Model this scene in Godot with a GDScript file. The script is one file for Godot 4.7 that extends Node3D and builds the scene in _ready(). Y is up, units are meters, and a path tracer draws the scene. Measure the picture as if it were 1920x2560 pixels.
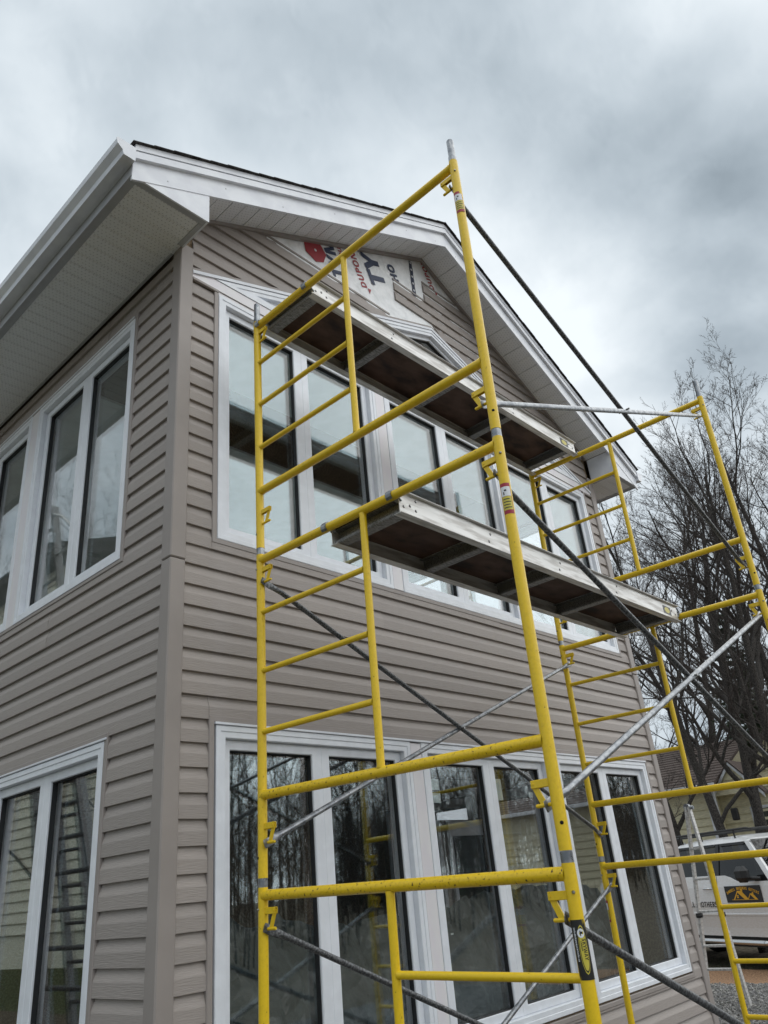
extends Node3D
# Taupe-sided house gable with yellow scaffolding, overcast day. Metres, y up; the front wall is the plane z = 0, its left corner x = 0.

var rng := RandomNumberGenerator.new()
var M := {}
var used := {}

# ------------------------------------------------------------------ mesh building
class MB:
	var v := PackedVector3Array()
	var n := PackedVector3Array()
	var uv := PackedVector2Array()
	func quad(a: Vector3, b: Vector3, c: Vector3, d: Vector3) -> void:   # counter-clockwise seen from outside
		tri(a, b, c)
		tri(a, c, d)
	func tri(a: Vector3, b: Vector3, c: Vector3) -> void:
		var k := (b - a).cross(c - a)
		if k.length_squared() < 1e-16:
			return
		k = k.normalized()
		v.append_array([a, c, b])
		n.append_array([k, k, k])
		uv.append_array([Vector2(a.x, a.y), Vector2(c.x, c.y), Vector2(b.x, b.y)])
	func box(p: Vector3, q: Vector3) -> void:
		var a := Vector3(minf(p.x, q.x), minf(p.y, q.y), minf(p.z, q.z))
		var b := Vector3(maxf(p.x, q.x), maxf(p.y, q.y), maxf(p.z, q.z))
		hexa([Vector3(a.x, a.y, b.z), Vector3(b.x, a.y, b.z), Vector3(b.x, b.y, b.z), Vector3(a.x, b.y, b.z),
			Vector3(a.x, a.y, a.z), Vector3(b.x, a.y, a.z), Vector3(b.x, b.y, a.z), Vector3(a.x, b.y, a.z)])
	func hexa(k: Array) -> void:   # front 0-3 counter-clockwise, back 4-7 behind them
		quad(k[0], k[1], k[2], k[3])
		quad(k[5], k[4], k[7], k[6])
		quad(k[4], k[0], k[3], k[7])
		quad(k[1], k[5], k[6], k[2])
		quad(k[3], k[2], k[6], k[7])
		quad(k[4], k[5], k[1], k[0])
	func cbox(p: Vector3, q: Vector3, c: float) -> void:   # box with chamfered edges
		var lo := Vector3(minf(p.x, q.x), minf(p.y, q.y), minf(p.z, q.z))
		var hi := Vector3(maxf(p.x, q.x), maxf(p.y, q.y), maxf(p.z, q.z))
		c = minf(c, 0.45 * minf(hi.x - lo.x, minf(hi.y - lo.y, hi.z - lo.z)))
		var mid := (lo + hi) / 2
		var h := (hi - lo) / 2
		for ax in 3:
			for s in [-1.0, 1.0]:
				var u := (ax + 1) % 3
				var w := (ax + 2) % 3
				var pts := []
				for k in [[-1, -1], [1, -1], [1, 1], [-1, 1]]:
					var e := Vector3.ZERO
					e[ax] = s * h[ax]
					e[u] = k[0] * (h[u] - c)
					e[w] = k[1] * (h[w] - c)
					pts.append(mid + e)
				if s > 0:
					quad(pts[0], pts[1], pts[2], pts[3])
				else:
					quad(pts[3], pts[2], pts[1], pts[0])
			for s in [-1.0, 1.0]:
				for t in [-1.0, 1.0]:
					var u2 := (ax + 1) % 3
					var w2 := (ax + 2) % 3
					var e := []
					for k in [[-1, 0], [1, 0], [1, 1], [-1, 1]]:
						var z := Vector3.ZERO
						z[ax] = k[0] * (h[ax] - c)
						z[u2] = s * (h[u2] if k[1] == 0 else h[u2] - c)
						z[w2] = t * (h[w2] - c if k[1] == 0 else h[w2])
						e.append(mid + z)
					if s * t > 0:
						quad(e[0], e[1], e[2], e[3])
					else:
						quad(e[3], e[2], e[1], e[0])
		for sx in [-1.0, 1.0]:
			for sy in [-1.0, 1.0]:
				for sz in [-1.0, 1.0]:
					var a := mid + Vector3(sx * h.x, sy * (h.y - c), sz * (h.z - c))
					var b := mid + Vector3(sx * (h.x - c), sy * h.y, sz * (h.z - c))
					var d := mid + Vector3(sx * (h.x - c), sy * (h.y - c), sz * h.z)
					if sx * sy * sz > 0:
						tri(a, b, d)
					else:
						tri(a, d, b)
	func tube(path: Array, radii: Array, sides := 10, caps := true, flat := 1.0, flat_axis := Vector3.ZERO) -> void:
		# round bar along a path; smooth normals
		var m := path.size()
		var t0: Vector3 = (path[1] - path[0]).normalized()
		var s := t0.cross(Vector3.UP if absf(t0.y) < 0.9 else Vector3.RIGHT).normalized()
		if flat_axis != Vector3.ZERO:
			s = flat_axis
		var rings := []
		var norms := []
		for i in m:
			var t: Vector3 = (path[mini(i + 1, m - 1)] - path[maxi(i - 1, 0)]).normalized()
			s = (s - t * s.dot(t)).normalized()
			var w := t.cross(s)
			var ring := PackedVector3Array()
			var nor := PackedVector3Array()
			for k in sides:
				var a := TAU * k / sides
				var d := s * cos(a) + w * sin(a)
				ring.append(path[i] + d * radii[i])
				nor.append(d)
			rings.append(ring)
			norms.append(nor)
		for i in m - 1:
			for k in sides:
				var j := (k + 1) % sides
				var a: Vector3 = rings[i][k]
				var b: Vector3 = rings[i][j]
				var c: Vector3 = rings[i + 1][j]
				var d: Vector3 = rings[i + 1][k]
				v.append_array([a, c, b, a, d, c])
				n.append_array([norms[i][k], norms[i + 1][j], norms[i][j], norms[i][k], norms[i + 1][k], norms[i + 1][j]])
				for q in 6:
					uv.append(Vector2(float(k) / sides, i))
		if caps:
			for e in [0, m - 1]:
				var out: Vector3 = (t0 * -1.0) if e == 0 else (path[m - 1] - path[m - 2]).normalized()
				for k in sides:
					var a: Vector3 = path[e]
					var b: Vector3 = rings[e][k]
					var c: Vector3 = rings[e][(k + 1) % sides]
					if e == 0:
						v.append_array([a, b, c])
					else:
						v.append_array([a, c, b])
					n.append_array([out, out, out])
					uv.append_array([Vector2.ZERO, Vector2.ZERO, Vector2.ZERO])
	func rod(a: Vector3, b: Vector3, r: float, sides := 12) -> void:
		tube([a, b], [r, r], sides)
	func bar(a: Vector3, b: Vector3, wide: Vector3, thick: Vector3) -> void:   # rectangular bar a-b with half extents
		var k := []
		for e in [b, a]:
			k.append_array([e - wide - thick, e + wide - thick, e + wide + thick, e - wide + thick])
		var dir := (b - a)
		if wide.cross(thick).dot(dir) < 0:
			k = [k[4], k[5], k[6], k[7], k[0], k[1], k[2], k[3]]
		hexa(k)
	func prism(pts: Array, back: Vector3) -> void:   # flat polygon, counter-clockwise seen from its front, pushed back
		var flat := PackedVector2Array()
		var nn: Vector3 = Vector3.ZERO
		for i in pts.size():
			nn += (pts[i] as Vector3).cross(pts[(i + 1) % pts.size()])
		nn = nn.normalized()
		var ux: Vector3 = (pts[1] - pts[0]).normalized()
		var uy := nn.cross(ux)
		for p in pts:
			flat.append(Vector2(ux.dot(p), uy.dot(p)))
		var ix := Geometry2D.triangulate_polygon(flat)
		for i in range(0, ix.size(), 3):
			var a: Vector3 = pts[ix[i]]
			var b: Vector3 = pts[ix[i + 1]]
			var c: Vector3 = pts[ix[i + 2]]
			if (b - a).cross(c - a).dot(nn) < 0:
				var t := b
				b = c
				c = t
			tri(a, b, c)
			tri(a + back, c + back, b + back)
		for i in pts.size():
			var a: Vector3 = pts[i]
			var b: Vector3 = pts[(i + 1) % pts.size()]
			quad(a, a + back, b + back, b)
	func ring(x0: float, x1: float, y0: float, y1: float, w: float, zf: float, zb: float, ch := 0.003) -> void:   # mitred rectangular frame facing +z
		ring4(x0, x1, y0, y1, w, w, w, w, zf, zb, ch)
	func ring4(x0: float, x1: float, y0: float, y1: float, wl: float, wr: float, wb: float, wt: float, zf: float, zb: float, ch := 0.003) -> void:
		var o := [Vector2(x0, y0), Vector2(x1, y0), Vector2(x1, y1), Vector2(x0, y1)]
		var i := [Vector2(x0 + wl, y0 + wb), Vector2(x1 - wr, y0 + wb), Vector2(x1 - wr, y1 - wt), Vector2(x0 + wl, y1 - wt)]
		var mid := Vector2((x0 + x1) / 2, (y0 + y1) / 2)
		for k in 4:
			var j := (k + 1) % 4
			var oc := []
			var ic := []
			for q in [k, j]:
				var so := Vector2(signf(mid.x - o[q].x), signf(mid.y - o[q].y)) * ch
				oc.append(o[q] + so)
				ic.append(i[q] - so)
			var p3 := func(p: Vector2, z: float) -> Vector3: return Vector3(p.x, p.y, z)
			quad(p3.call(oc[0], zf), p3.call(oc[1], zf), p3.call(ic[1], zf), p3.call(ic[0], zf))
			quad(p3.call(o[k], zf - ch), p3.call(o[j], zf - ch), p3.call(oc[1], zf), p3.call(oc[0], zf))
			quad(p3.call(ic[0], zf), p3.call(ic[1], zf), p3.call(i[j], zf - ch), p3.call(i[k], zf - ch))
			quad(p3.call(o[k], zb), p3.call(o[j], zb), p3.call(o[j], zf - ch), p3.call(o[k], zf - ch))
			quad(p3.call(i[k], zf - ch), p3.call(i[j], zf - ch), p3.call(i[j], zb), p3.call(i[k], zb))
			quad(p3.call(i[k], zb), p3.call(i[j], zb), p3.call(o[j], zb), p3.call(o[k], zb))
	func mesh(mat: Material) -> ArrayMesh:
		var m := ArrayMesh.new()
		add_to(m, mat)
		return m
	func add_to(m: ArrayMesh, mat: Material) -> void:
		var a := []
		a.resize(Mesh.ARRAY_MAX)
		a[Mesh.ARRAY_VERTEX] = v
		a[Mesh.ARRAY_NORMAL] = n
		a[Mesh.ARRAY_TEX_UV] = uv
		m.add_surface_from_arrays(Mesh.PRIMITIVE_TRIANGLES, a)
		m.surface_set_material(m.get_surface_count() - 1, mat)

# ------------------------------------------------------------------ things, parts, names
func numbered(called: String, parent: Node) -> String:
	var key := str(parent.get_instance_id()) + called
	var k: int = used.get(key, 0)
	used[key] = k + 1
	return called if k == 0 else "%s_%03d" % [called, k]

func put(called: String, mesh: Mesh, parent: Node = null, tf := Transform3D()) -> MeshInstance3D:
	var p: Node = parent if parent else self
	var o := MeshInstance3D.new()
	o.name = numbered(called, p)
	o.mesh = mesh
	o.transform = tf
	p.add_child(o, true)
	return o

func part(called: String, b: MB, mat: Material, parent: Node = null, tf := Transform3D()) -> MeshInstance3D:
	return put(called, b.mesh(mat), parent, tf)

func thing(called: String, label: String, category: String, at := Vector3.ZERO, group := "") -> Node3D:
	var o := Node3D.new()
	o.name = numbered(called, self)
	add_child(o, true)
	o.position = at
	tag(o, label, category, group)
	return o

func tag(o: Node, label: String, category: String, group := "", kind := "") -> void:
	if label: o.set_meta("label", label)
	if category: o.set_meta("category", category)
	if group: o.set_meta("group", group)
	if kind: o.set_meta("kind", kind)

func dup(o: Node3D, label: String) -> Node3D:
	var c: Node3D = o.duplicate()
	c.name = numbered(String(o.name).rstrip("0123456789_") if String(o.name).right(3).is_valid_int() else String(o.name), self)
	add_child(c, true)
	c.set_meta("label", label)
	return c

# ------------------------------------------------------------------ materials
func lin(r: float, g: float, b: float) -> Color:
	return Color(r, g, b).linear_to_srgb()

func noise_tex(freq: float, colors: Array, size := 512, octaves := 4, sd := 1, kind := FastNoiseLite.TYPE_SIMPLEX_SMOOTH) -> NoiseTexture2D:
	var f := FastNoiseLite.new()
	f.noise_type = kind
	f.frequency = freq
	f.fractal_octaves = octaves
	f.seed = sd
	var t := NoiseTexture2D.new()
	t.width = size
	t.height = size
	t.seamless = true
	t.noise = f
	if colors.size():
		var g := Gradient.new()
		var offs := PackedFloat32Array()
		var cols := PackedColorArray()
		for c in colors:
			offs.append(c[0])
			cols.append(c[1])
		g.offsets = offs
		g.colors = cols
		t.color_ramp = g
	return t

func mat(name_: String, c: Color, rough := 0.6, metal := 0.0) -> StandardMaterial3D:
	var m := StandardMaterial3D.new()
	m.resource_name = name_
	m.albedo_color = c
	m.roughness = rough
	m.metallic = metal
	M[name_] = m
	return m

func mapped(m: StandardMaterial3D, scale: Vector3, tex: Texture2D = null, height: Texture2D = null, amount := 0.05, rough_tex: Texture2D = null) -> StandardMaterial3D:
	m.uv1_triplanar = true
	m.uv1_world_triplanar = true
	m.uv1_scale = scale
	m.uv1_triplanar_sharpness = 8.0
	if tex:
		m.albedo_texture = tex
	if height:
		m.heightmap_enabled = true
		m.heightmap_texture = height
		m.heightmap_scale = amount
	if rough_tex:
		m.roughness_texture = rough_tex
	return m

func ramp2(a: Color, b: Color, lo := 0.3, hi := 0.7) -> Array:
	return [[lo, a], [hi, b]]

func make_materials() -> void:
	var W := Color.WHITE
	var grain := noise_tex(0.02, [], 512, 5, 3)
	var fine := noise_tex(0.06, [], 512, 4, 5)
	var tone := noise_tex(0.012, [[0.25, Color(0.9, 0.9, 0.9)], [0.75, Color(1, 1, 1)]], 512, 5, 8)
	var soft := noise_tex(0.01, [[0.2, Color(0.965, 0.965, 0.965)], [0.8, Color(1, 1, 1)]], 512, 5, 9)
	# vinyl siding: taupe with an embossed wood grain that runs along the course; three tones of panel
	var k := 0
	for c in [lin(0.350, 0.312, 0.290), lin(0.332, 0.297, 0.276), lin(0.364, 0.324, 0.300)]:
		mapped(mat("siding%d" % k, c, 0.55), Vector3(0.9, 16.0, 0.9), noise_tex(0.03, [[0.2, Color(0.955, 0.955, 0.955)], [0.8, W]], 512, 5, 20 + k), grain, 0.10)
		k += 1
	mapped(mat("taupe_trim", lin(0.305, 0.272, 0.254), 0.5), Vector3(0.6, 0.6, 0.6), soft)
	mapped(mat("pvc", lin(0.77, 0.80, 0.85), 0.32), Vector3(1.5, 1.5, 1.5), noise_tex(0.01, [[0.3, Color(0.975, 0.975, 0.975)], [0.7, W]], 512, 5, 31))
	mapped(mat("cover_film", lin(0.75, 0.74, 0.755), 0.3), Vector3(1.2, 0.5, 1.2), noise_tex(0.01, [[0.3, Color(0.985, 0.975, 0.985)], [0.7, Color(1, 1, 0.995)]], 512, 4, 33))
	mapped(mat("white_metal", lin(0.74, 0.765, 0.81), 0.3), Vector3(1, 1, 1), noise_tex(0.008, [[0.3, Color(0.95, 0.95, 0.96)], [0.7, W]], 512, 5, 35))
	mapped(mat("soffit", lin(0.76, 0.775, 0.79), 0.5), Vector3(2, 2, 2), soft)
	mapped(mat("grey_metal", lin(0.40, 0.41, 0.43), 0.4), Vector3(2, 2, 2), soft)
	mapped(mat("vented", lin(0.79, 0.805, 0.82), 0.5), Vector3(1, 1, 1) / 0.1016, perforation())
	mat("gap", lin(0.01, 0.011, 0.013), 0.9)
	mat("gasket", lin(0.012, 0.013, 0.015), 0.6)
	mapped(mat("shingle", lin(0.075, 0.07, 0.07), 0.95), Vector3(2, 2, 2), noise_tex(0.05, [[0.3, Color(0.55, 0.55, 0.55)], [0.7, W]], 512, 4, 41), fine, 0.3)
	mapped(mat("brown_shingle", lin(0.14, 0.108, 0.095), 0.95), Vector3(1.2, 1.2, 1.2), noise_tex(0.06, [[0.3, Color(0.6, 0.58, 0.58)], [0.7, W]], 512, 4, 43), fine, 0.4)
	mapped(mat("housewrap", lin(0.90, 0.91, 0.925), 0.42), Vector3(1.3, 1.3, 1.3), noise_tex(0.01, [[0.3, Color(0.95, 0.955, 0.955)], [0.7, W]], 512, 4, 45), noise_tex(0.008, [], 512, 3, 47), 1.4)
	mat("print_red", lin(0.33, 0.02, 0.03), 0.5)
	mat("print_navy", lin(0.02, 0.035, 0.085), 0.5)
	mat("tape", lin(0.015, 0.025, 0.06), 0.35)
	# glass
	var g := mat("glass", Color(0.05, 0.08, 0.08, 0.02), 0.0)
	g.transparency = BaseMaterial3D.TRANSPARENCY_ALPHA
	var le := mat("low_e_glass", Color(0.82, 0.92, 0.95, 0.14), 0.02, 1.0)   # silver-coated inner pane: a faint mirror
	le.transparency = BaseMaterial3D.TRANSPARENCY_ALPHA
	var one := Image.create(4, 4, false, Image.FORMAT_RGBA8)
	one.fill(W)
	le.albedo_texture = ImageTexture.create_from_image(one)
	var g2 := mat("car_glass", Color(0.01, 0.016, 0.016, 0.9), 0.02)
	g2.transparency = BaseMaterial3D.TRANSPARENCY_ALPHA
	# scaffold
	var chips := noise_tex(0.035, [[0.0, Color(0.16, 0.11, 0.07)], [0.085, Color(0.2, 0.13, 0.06)], [0.10, Color(0.95, 0.945, 0.93)], [0.6, W], [1.0, Color(0.95, 0.96, 0.94)]], 1024, 5, 51)
	mapped(mat("yellow", lin(0.78, 0.53, 0.012), 0.36), Vector3(1.1, 1.1, 1.1), chips, noise_tex(0.01, [], 512, 4, 52), 0.03)
	var scuffed := noise_tex(0.03, [[0.0, Color(0.08, 0.07, 0.06)], [0.175, Color(0.14, 0.11, 0.07)], [0.20, Color(0.92, 0.91, 0.89)], [0.6, W], [1.0, Color(0.92, 0.93, 0.9)]], 1024, 5, 53)
	mapped(mat("yellow_scuffed", lin(0.78, 0.53, 0.012), 0.38), Vector3(1.7, 1.7, 1.7), scuffed)
	mapped(mat("galvanised", lin(0.33, 0.345, 0.36), 0.38, 0.75), Vector3(2.2, 2.2, 2.2), noise_tex(0.015, [[0.3, Color(0.78, 0.79, 0.81)], [0.5, Color(0.9, 0.9, 0.91)], [0.7, W]], 512, 4, 55), null, 0.0, noise_tex(0.03, [[0.3, Color(0.7, 0.7, 0.7)], [0.7, W]], 256, 3, 56))
	mapped(mat("old_galvanised", lin(0.20, 0.207, 0.215), 0.48, 0.7), Vector3(4, 4, 4), noise_tex(0.03, [[0.3, Color(0.6, 0.6, 0.6)], [0.7, W]], 512, 4, 57))
	mapped(mat("aluminium", lin(0.66, 0.655, 0.64), 0.45, 0.35), Vector3(0.5, 4, 4), noise_tex(0.012, [[0.25, Color(0.84, 0.83, 0.82)], [0.6, W]], 512, 5, 59), null, 0.0, noise_tex(0.02, [[0.3, Color(0.7, 0.7, 0.7)], [0.7, W]], 256, 4, 60))
	mapped(mat("dull_aluminium", lin(0.30, 0.30, 0.30), 0.5, 0.5), Vector3(2, 9, 9), noise_tex(0.02, [[0.25, Color(0.7, 0.7, 0.7)], [0.6, W]], 512, 5, 61))
	mapped(mat("plywood", lin(0.10, 0.058, 0.044), 0.75), Vector3(0.7, 0.7, 1.6), noise_tex(0.008, [[0.2, Color(0.5, 0.48, 0.5)], [0.45, Color(0.8, 0.76, 0.74)], [0.8, W]], 512, 6, 63), fine, 0.05)
	mat("label_red", lin(0.32, 0.01, 0.03), 0.4)
	mat("label_white", lin(0.7, 0.72, 0.75), 0.4)
	mat("label_yellow", lin(0.55, 0.47, 0.06), 0.4)
	mat("label_black", lin(0.012, 0.012, 0.012), 0.4)
	mat("bolt", lin(0.3, 0.3, 0.3), 0.35, 0.9)
	mat("hole", lin(0.008, 0.007, 0.006), 0.95)
	# inside of the house
	mapped(mat("drywall", lin(0.82, 0.84, 0.83), 0.9), Vector3(0.7, 0.7, 0.7), noise_tex(0.01, [[0.3, Color(0.93, 0.94, 0.93)], [0.7, W]], 512, 4, 65))
	mapped(mat("osb", lin(0.28, 0.21, 0.135), 0.9), Vector3(1.5, 1.5, 1.5), noise_tex(0.05, [[0.3, Color(0.8, 0.78, 0.76)], [0.7, W]], 512, 4, 67))
	mapped(mat("stud", lin(0.24, 0.17, 0.10), 0.85), Vector3(3, 0.7, 3), noise_tex(0.03, [[0.3, Color(0.6, 0.55, 0.5)], [0.7, W]], 512, 4, 69))
	var poly := mapped(mat("polythene", lin(0.15, 0.175, 0.175), 0.35), Vector3(0.8, 0.8, 0.8), noise_tex(0.012, [[0.2, Color(0.5, 0.55, 0.55)], [0.55, Color(0.75, 0.78, 0.78)], [0.9, W]], 512, 5, 71), noise_tex(0.01, [], 512, 4, 73), 2.5)
	poly.backlight_enabled = true
	poly.backlight = Color(0.25, 0.28, 0.28)
	mat("paper", lin(0.62, 0.68, 0.66), 0.8)
	# truck
	var tp := mapped(mat("truck_paint", lin(0.72, 0.73, 0.74), 0.3), Vector3(1.5, 3, 1.5), noise_tex(0.02, [[0.3, Color(0.975, 0.97, 0.96)], [0.7, W]], 512, 3, 75))
	tp.clearcoat_enabled = true
	tp.clearcoat = 0.6
	tp.clearcoat_roughness = 0.1
	mat("black_plastic", lin(0.014, 0.015, 0.016), 0.55)
	mat("rubber", lin(0.02, 0.02, 0.02), 0.9)
	mat("chrome", lin(0.6, 0.6, 0.6), 0.2, 1.0)
	mat("sign_orange", lin(0.78, 0.42, 0.015), 0.5)
	# neighbours
	mapped(mat("yellow_clapboard", lin(0.74, 0.685, 0.48), 0.75), Vector3(1, 5, 1), tone)
	mapped(mat("cream_clapboard", lin(0.78, 0.77, 0.66), 0.75), Vector3(1, 5, 1), noise_tex(0.02, [[0.25, Color(0.82, 0.82, 0.78)], [0.7, W]], 512, 5, 77))
	mapped(mat("white_paint", lin(0.70, 0.72, 0.75), 0.6), Vector3(1, 1, 1), tone)
	mat("dark_glass", lin(0.015, 0.02, 0.022), 0.08)
	# ground and plants
	mapped(mat("dirt", lin(0.13, 0.112, 0.082), 0.95), Vector3(0.35, 0.35, 0.35), noise_tex(0.02, [[0.2, Color(0.5, 0.5, 0.45)], [0.5, Color(0.8, 0.75, 0.68)], [0.8, W]], 1024, 6, 81), fine, 1.5)
	mapped(mat("sand", lin(0.38, 0.235, 0.13), 0.95), Vector3(0.8, 0.8, 0.8), noise_tex(0.03, [[0.2, Color(0.55, 0.5, 0.48)], [0.5, Color(0.85, 0.82, 0.8)], [0.8, W]], 1024, 6, 83), fine, 1.0)
	mapped(mat("gravel_bed", lin(0.40, 0.40, 0.395), 0.95), Vector3(2.5, 2.5, 2.5), noise_tex(0.09, [[0.25, Color(0.3, 0.3, 0.3)], [0.6, Color(0.8, 0.8, 0.8)], [0.8, W]], 1024, 4, 85, FastNoiseLite.TYPE_CELLULAR), fine, 2.0)
	mapped(mat("gravel_stone", lin(0.34, 0.34, 0.335), 0.9), Vector3(6, 6, 6), noise_tex(0.05, [[0.3, Color(0.6, 0.6, 0.6)], [0.7, W]], 256, 4, 87))
	M.gravel_stone.vertex_color_use_as_albedo = true
	mapped(mat("bark", lin(0.125, 0.11, 0.098), 0.95), Vector3(5, 1.2, 5), noise_tex(0.03, [[0.2, Color(0.35, 0.35, 0.35)], [0.55, Color(0.8, 0.8, 0.8)], [0.8, W]], 512, 5, 89), noise_tex(0.03, [], 512, 5, 90), 3.0)
	mat("twig", lin(0.06, 0.048, 0.043), 0.9)
	var nd := mat("needles", lin(0.035, 0.05, 0.026), 0.8)
	nd.backlight_enabled = true
	nd.backlight = Color(0.1, 0.13, 0.06)
	mapped(mat("lawn", lin(0.075, 0.10, 0.04), 0.95), Vector3(0.6, 0.6, 0.6), noise_tex(0.04, [[0.2, Color(0.5, 0.5, 0.4)], [0.6, Color(0.9, 0.85, 0.7)], [0.8, W]], 512, 5, 91), fine, 2.0)
	mat("grass", lin(0.06, 0.085, 0.03), 0.9)

func perforation() -> ImageTexture:   # the vent holes punched in a soffit panel, one groove pitch square
	var im := Image.create(64, 64, false, Image.FORMAT_RGB8)
	im.fill(Color(1, 1, 1))
	for i in 4:
		for j in 4:
			var x := 4 + i * 16 + (8 if j % 2 else 0)
			im.fill_rect(Rect2i(x % 60, 5 + j * 16, 5, 2), Color(0.66, 0.66, 0.67))
	return ImageTexture.create_from_image(im)

# ------------------------------------------------------------------ camera, sky, sun, exposure
func _ready() -> void:
	rng.seed = 7
	var cam := Camera3D.new()
	cam.name = "camera"
	add_child(cam, true)
	cam.transform = Transform3D(Basis(Vector3(0.685479, -0.089159, 0.722613), Vector3(-0.262812, 0.895264, 0.359768), Vector3(-0.679006, -0.436525, 0.590252)), Vector3(-2.01134, 1.50394, 3.24167)).orthonormalized()
	cam.fov = 67.5603
	cam.near = 0.05
	cam.far = 600.0
	cam.current = true
	var env := Environment.new()
	env.background_mode = Environment.BG_SKY
	env.sky = Sky.new()
	var pano := PanoramaSkyMaterial.new()
	pano.panorama = overcast_sky()
	pano.energy_multiplier = 0.65
	env.sky.sky_material = pano
	env.background_energy_multiplier = 1.0
	env.tonemap_mode = Environment.TONE_MAPPER_LINEAR
	env.tonemap_exposure = 1.66
	env.sdfgi_enabled = true
	env.ssao_enabled = true
	env.ssil_enabled = true
	var we := WorldEnvironment.new()
	we.name = "environment"
	we.environment = env
	add_child(we, true)
	var sun := DirectionalLight3D.new()
	sun.name = "overcast_sun"
	sun.light_energy = 0.5
	sun.light_angular_distance = 115.0
	sun.light_color = Color(1.0, 0.99, 0.97)
	sun.shadow_enabled = true
	add_child(sun, true)
	sun.look_at_from_position(Vector3(4.5, 11.0, 6.0), Vector3.ZERO)
	make_materials()
	build_ground()
	build_house()
	build_scaffold()
	build_ladders()
	build_truck()
	build_neighbours()
	build_trees()

func overcast_sky() -> ImageTexture:
	# layered stratus: large soft masses, a finer ragged layer, and the thin places where the light comes through
	var w := 2048
	var h := 1024
	var big := FastNoiseLite.new()
	big.seed = 11
	big.noise_type = FastNoiseLite.TYPE_SIMPLEX_SMOOTH
	big.frequency = 1.1
	big.fractal_octaves = 4
	var small := FastNoiseLite.new()
	small.seed = 23
	small.noise_type = FastNoiseLite.TYPE_SIMPLEX_SMOOTH
	small.frequency = 3.4
	small.fractal_octaves = 5
	var rag := FastNoiseLite.new()
	rag.seed = 31
	rag.noise_type = FastNoiseLite.TYPE_SIMPLEX_SMOOTH
	rag.frequency = 7.0
	rag.fractal_octaves = 5
	rag.domain_warp_enabled = true
	rag.domain_warp_amplitude = 0.12
	rag.domain_warp_frequency = 2.0
	# azimuth, elevation, reach (degrees), gain of thinner (+) and thicker (-) cloud
	var masses := [[63.0, 35.0, 9.0, 0.20], [60.0, 43.0, 9.0, 0.18], [38.0, 54.0, 9.0, 0.13], [18.0, 44.0, 12.0, 0.08], [88.0, 50.0, 8.0, 0.14],
		[53.0, 57.0, 10.0, -0.17], [79.0, 45.0, 8.0, -0.09], [81.0, 37.0, 6.0, -0.05], [16.0, 53.0, 10.0, -0.14], [28.0, 58.0, 8.0, -0.07], [47.0, 52.0, 7.0, -0.06], [76.0, 31.0, 7.0, -0.10]]
	var dirs := []
	for m in masses:
		var az := deg_to_rad(m[0])
		var el := deg_to_rad(m[1])
		dirs.append(Vector3(sin(az) * cos(el), sin(el), -cos(az) * cos(el)))
	var im := Image.create(w, h, false, Image.FORMAT_RGBF)
	for j in h:
		var el := PI / 2 - PI * (j + 0.5) / h
		for i in w:
			if el < -0.05:
				im.set_pixel(i, j, Color(0.16, 0.16, 0.15))
				continue
			var az := TAU * (i + 0.5) / w
			var d := Vector3(sin(az) * cos(el), sin(el), -cos(az) * cos(el))
			# clouds lie on a layer overhead, so they foreshorten towards the horizon
			var q := d / (maxf(d.y, 0.0) + 0.45)
			var b := 0.675 + 0.30 * big.get_noise_3dv(q * 1.5 + Vector3(3, 1, 2)) + 0.17 * small.get_noise_3dv(q * 1.5) + 0.075 * rag.get_noise_3dv(q)
			for k in dirs.size():
				var dd := d.dot(dirs[k])
				if dd > 0.8:
					var a: float = acos(minf(dd, 1.0)) / deg_to_rad(masses[k][2])
					b += masses[k][3] * exp(-a * a)
			b = clampf(b, 0.34, 0.93)
			var t := clampf((b - 0.38) / 0.5, 0, 1)
			im.set_pixel(i, j, Color(b * lerpf(0.81, 0.93, t), b * lerpf(0.965, 1.0, t), b * lerpf(1.10, 1.05, t)))
	return ImageTexture.create_from_image(im)

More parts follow.
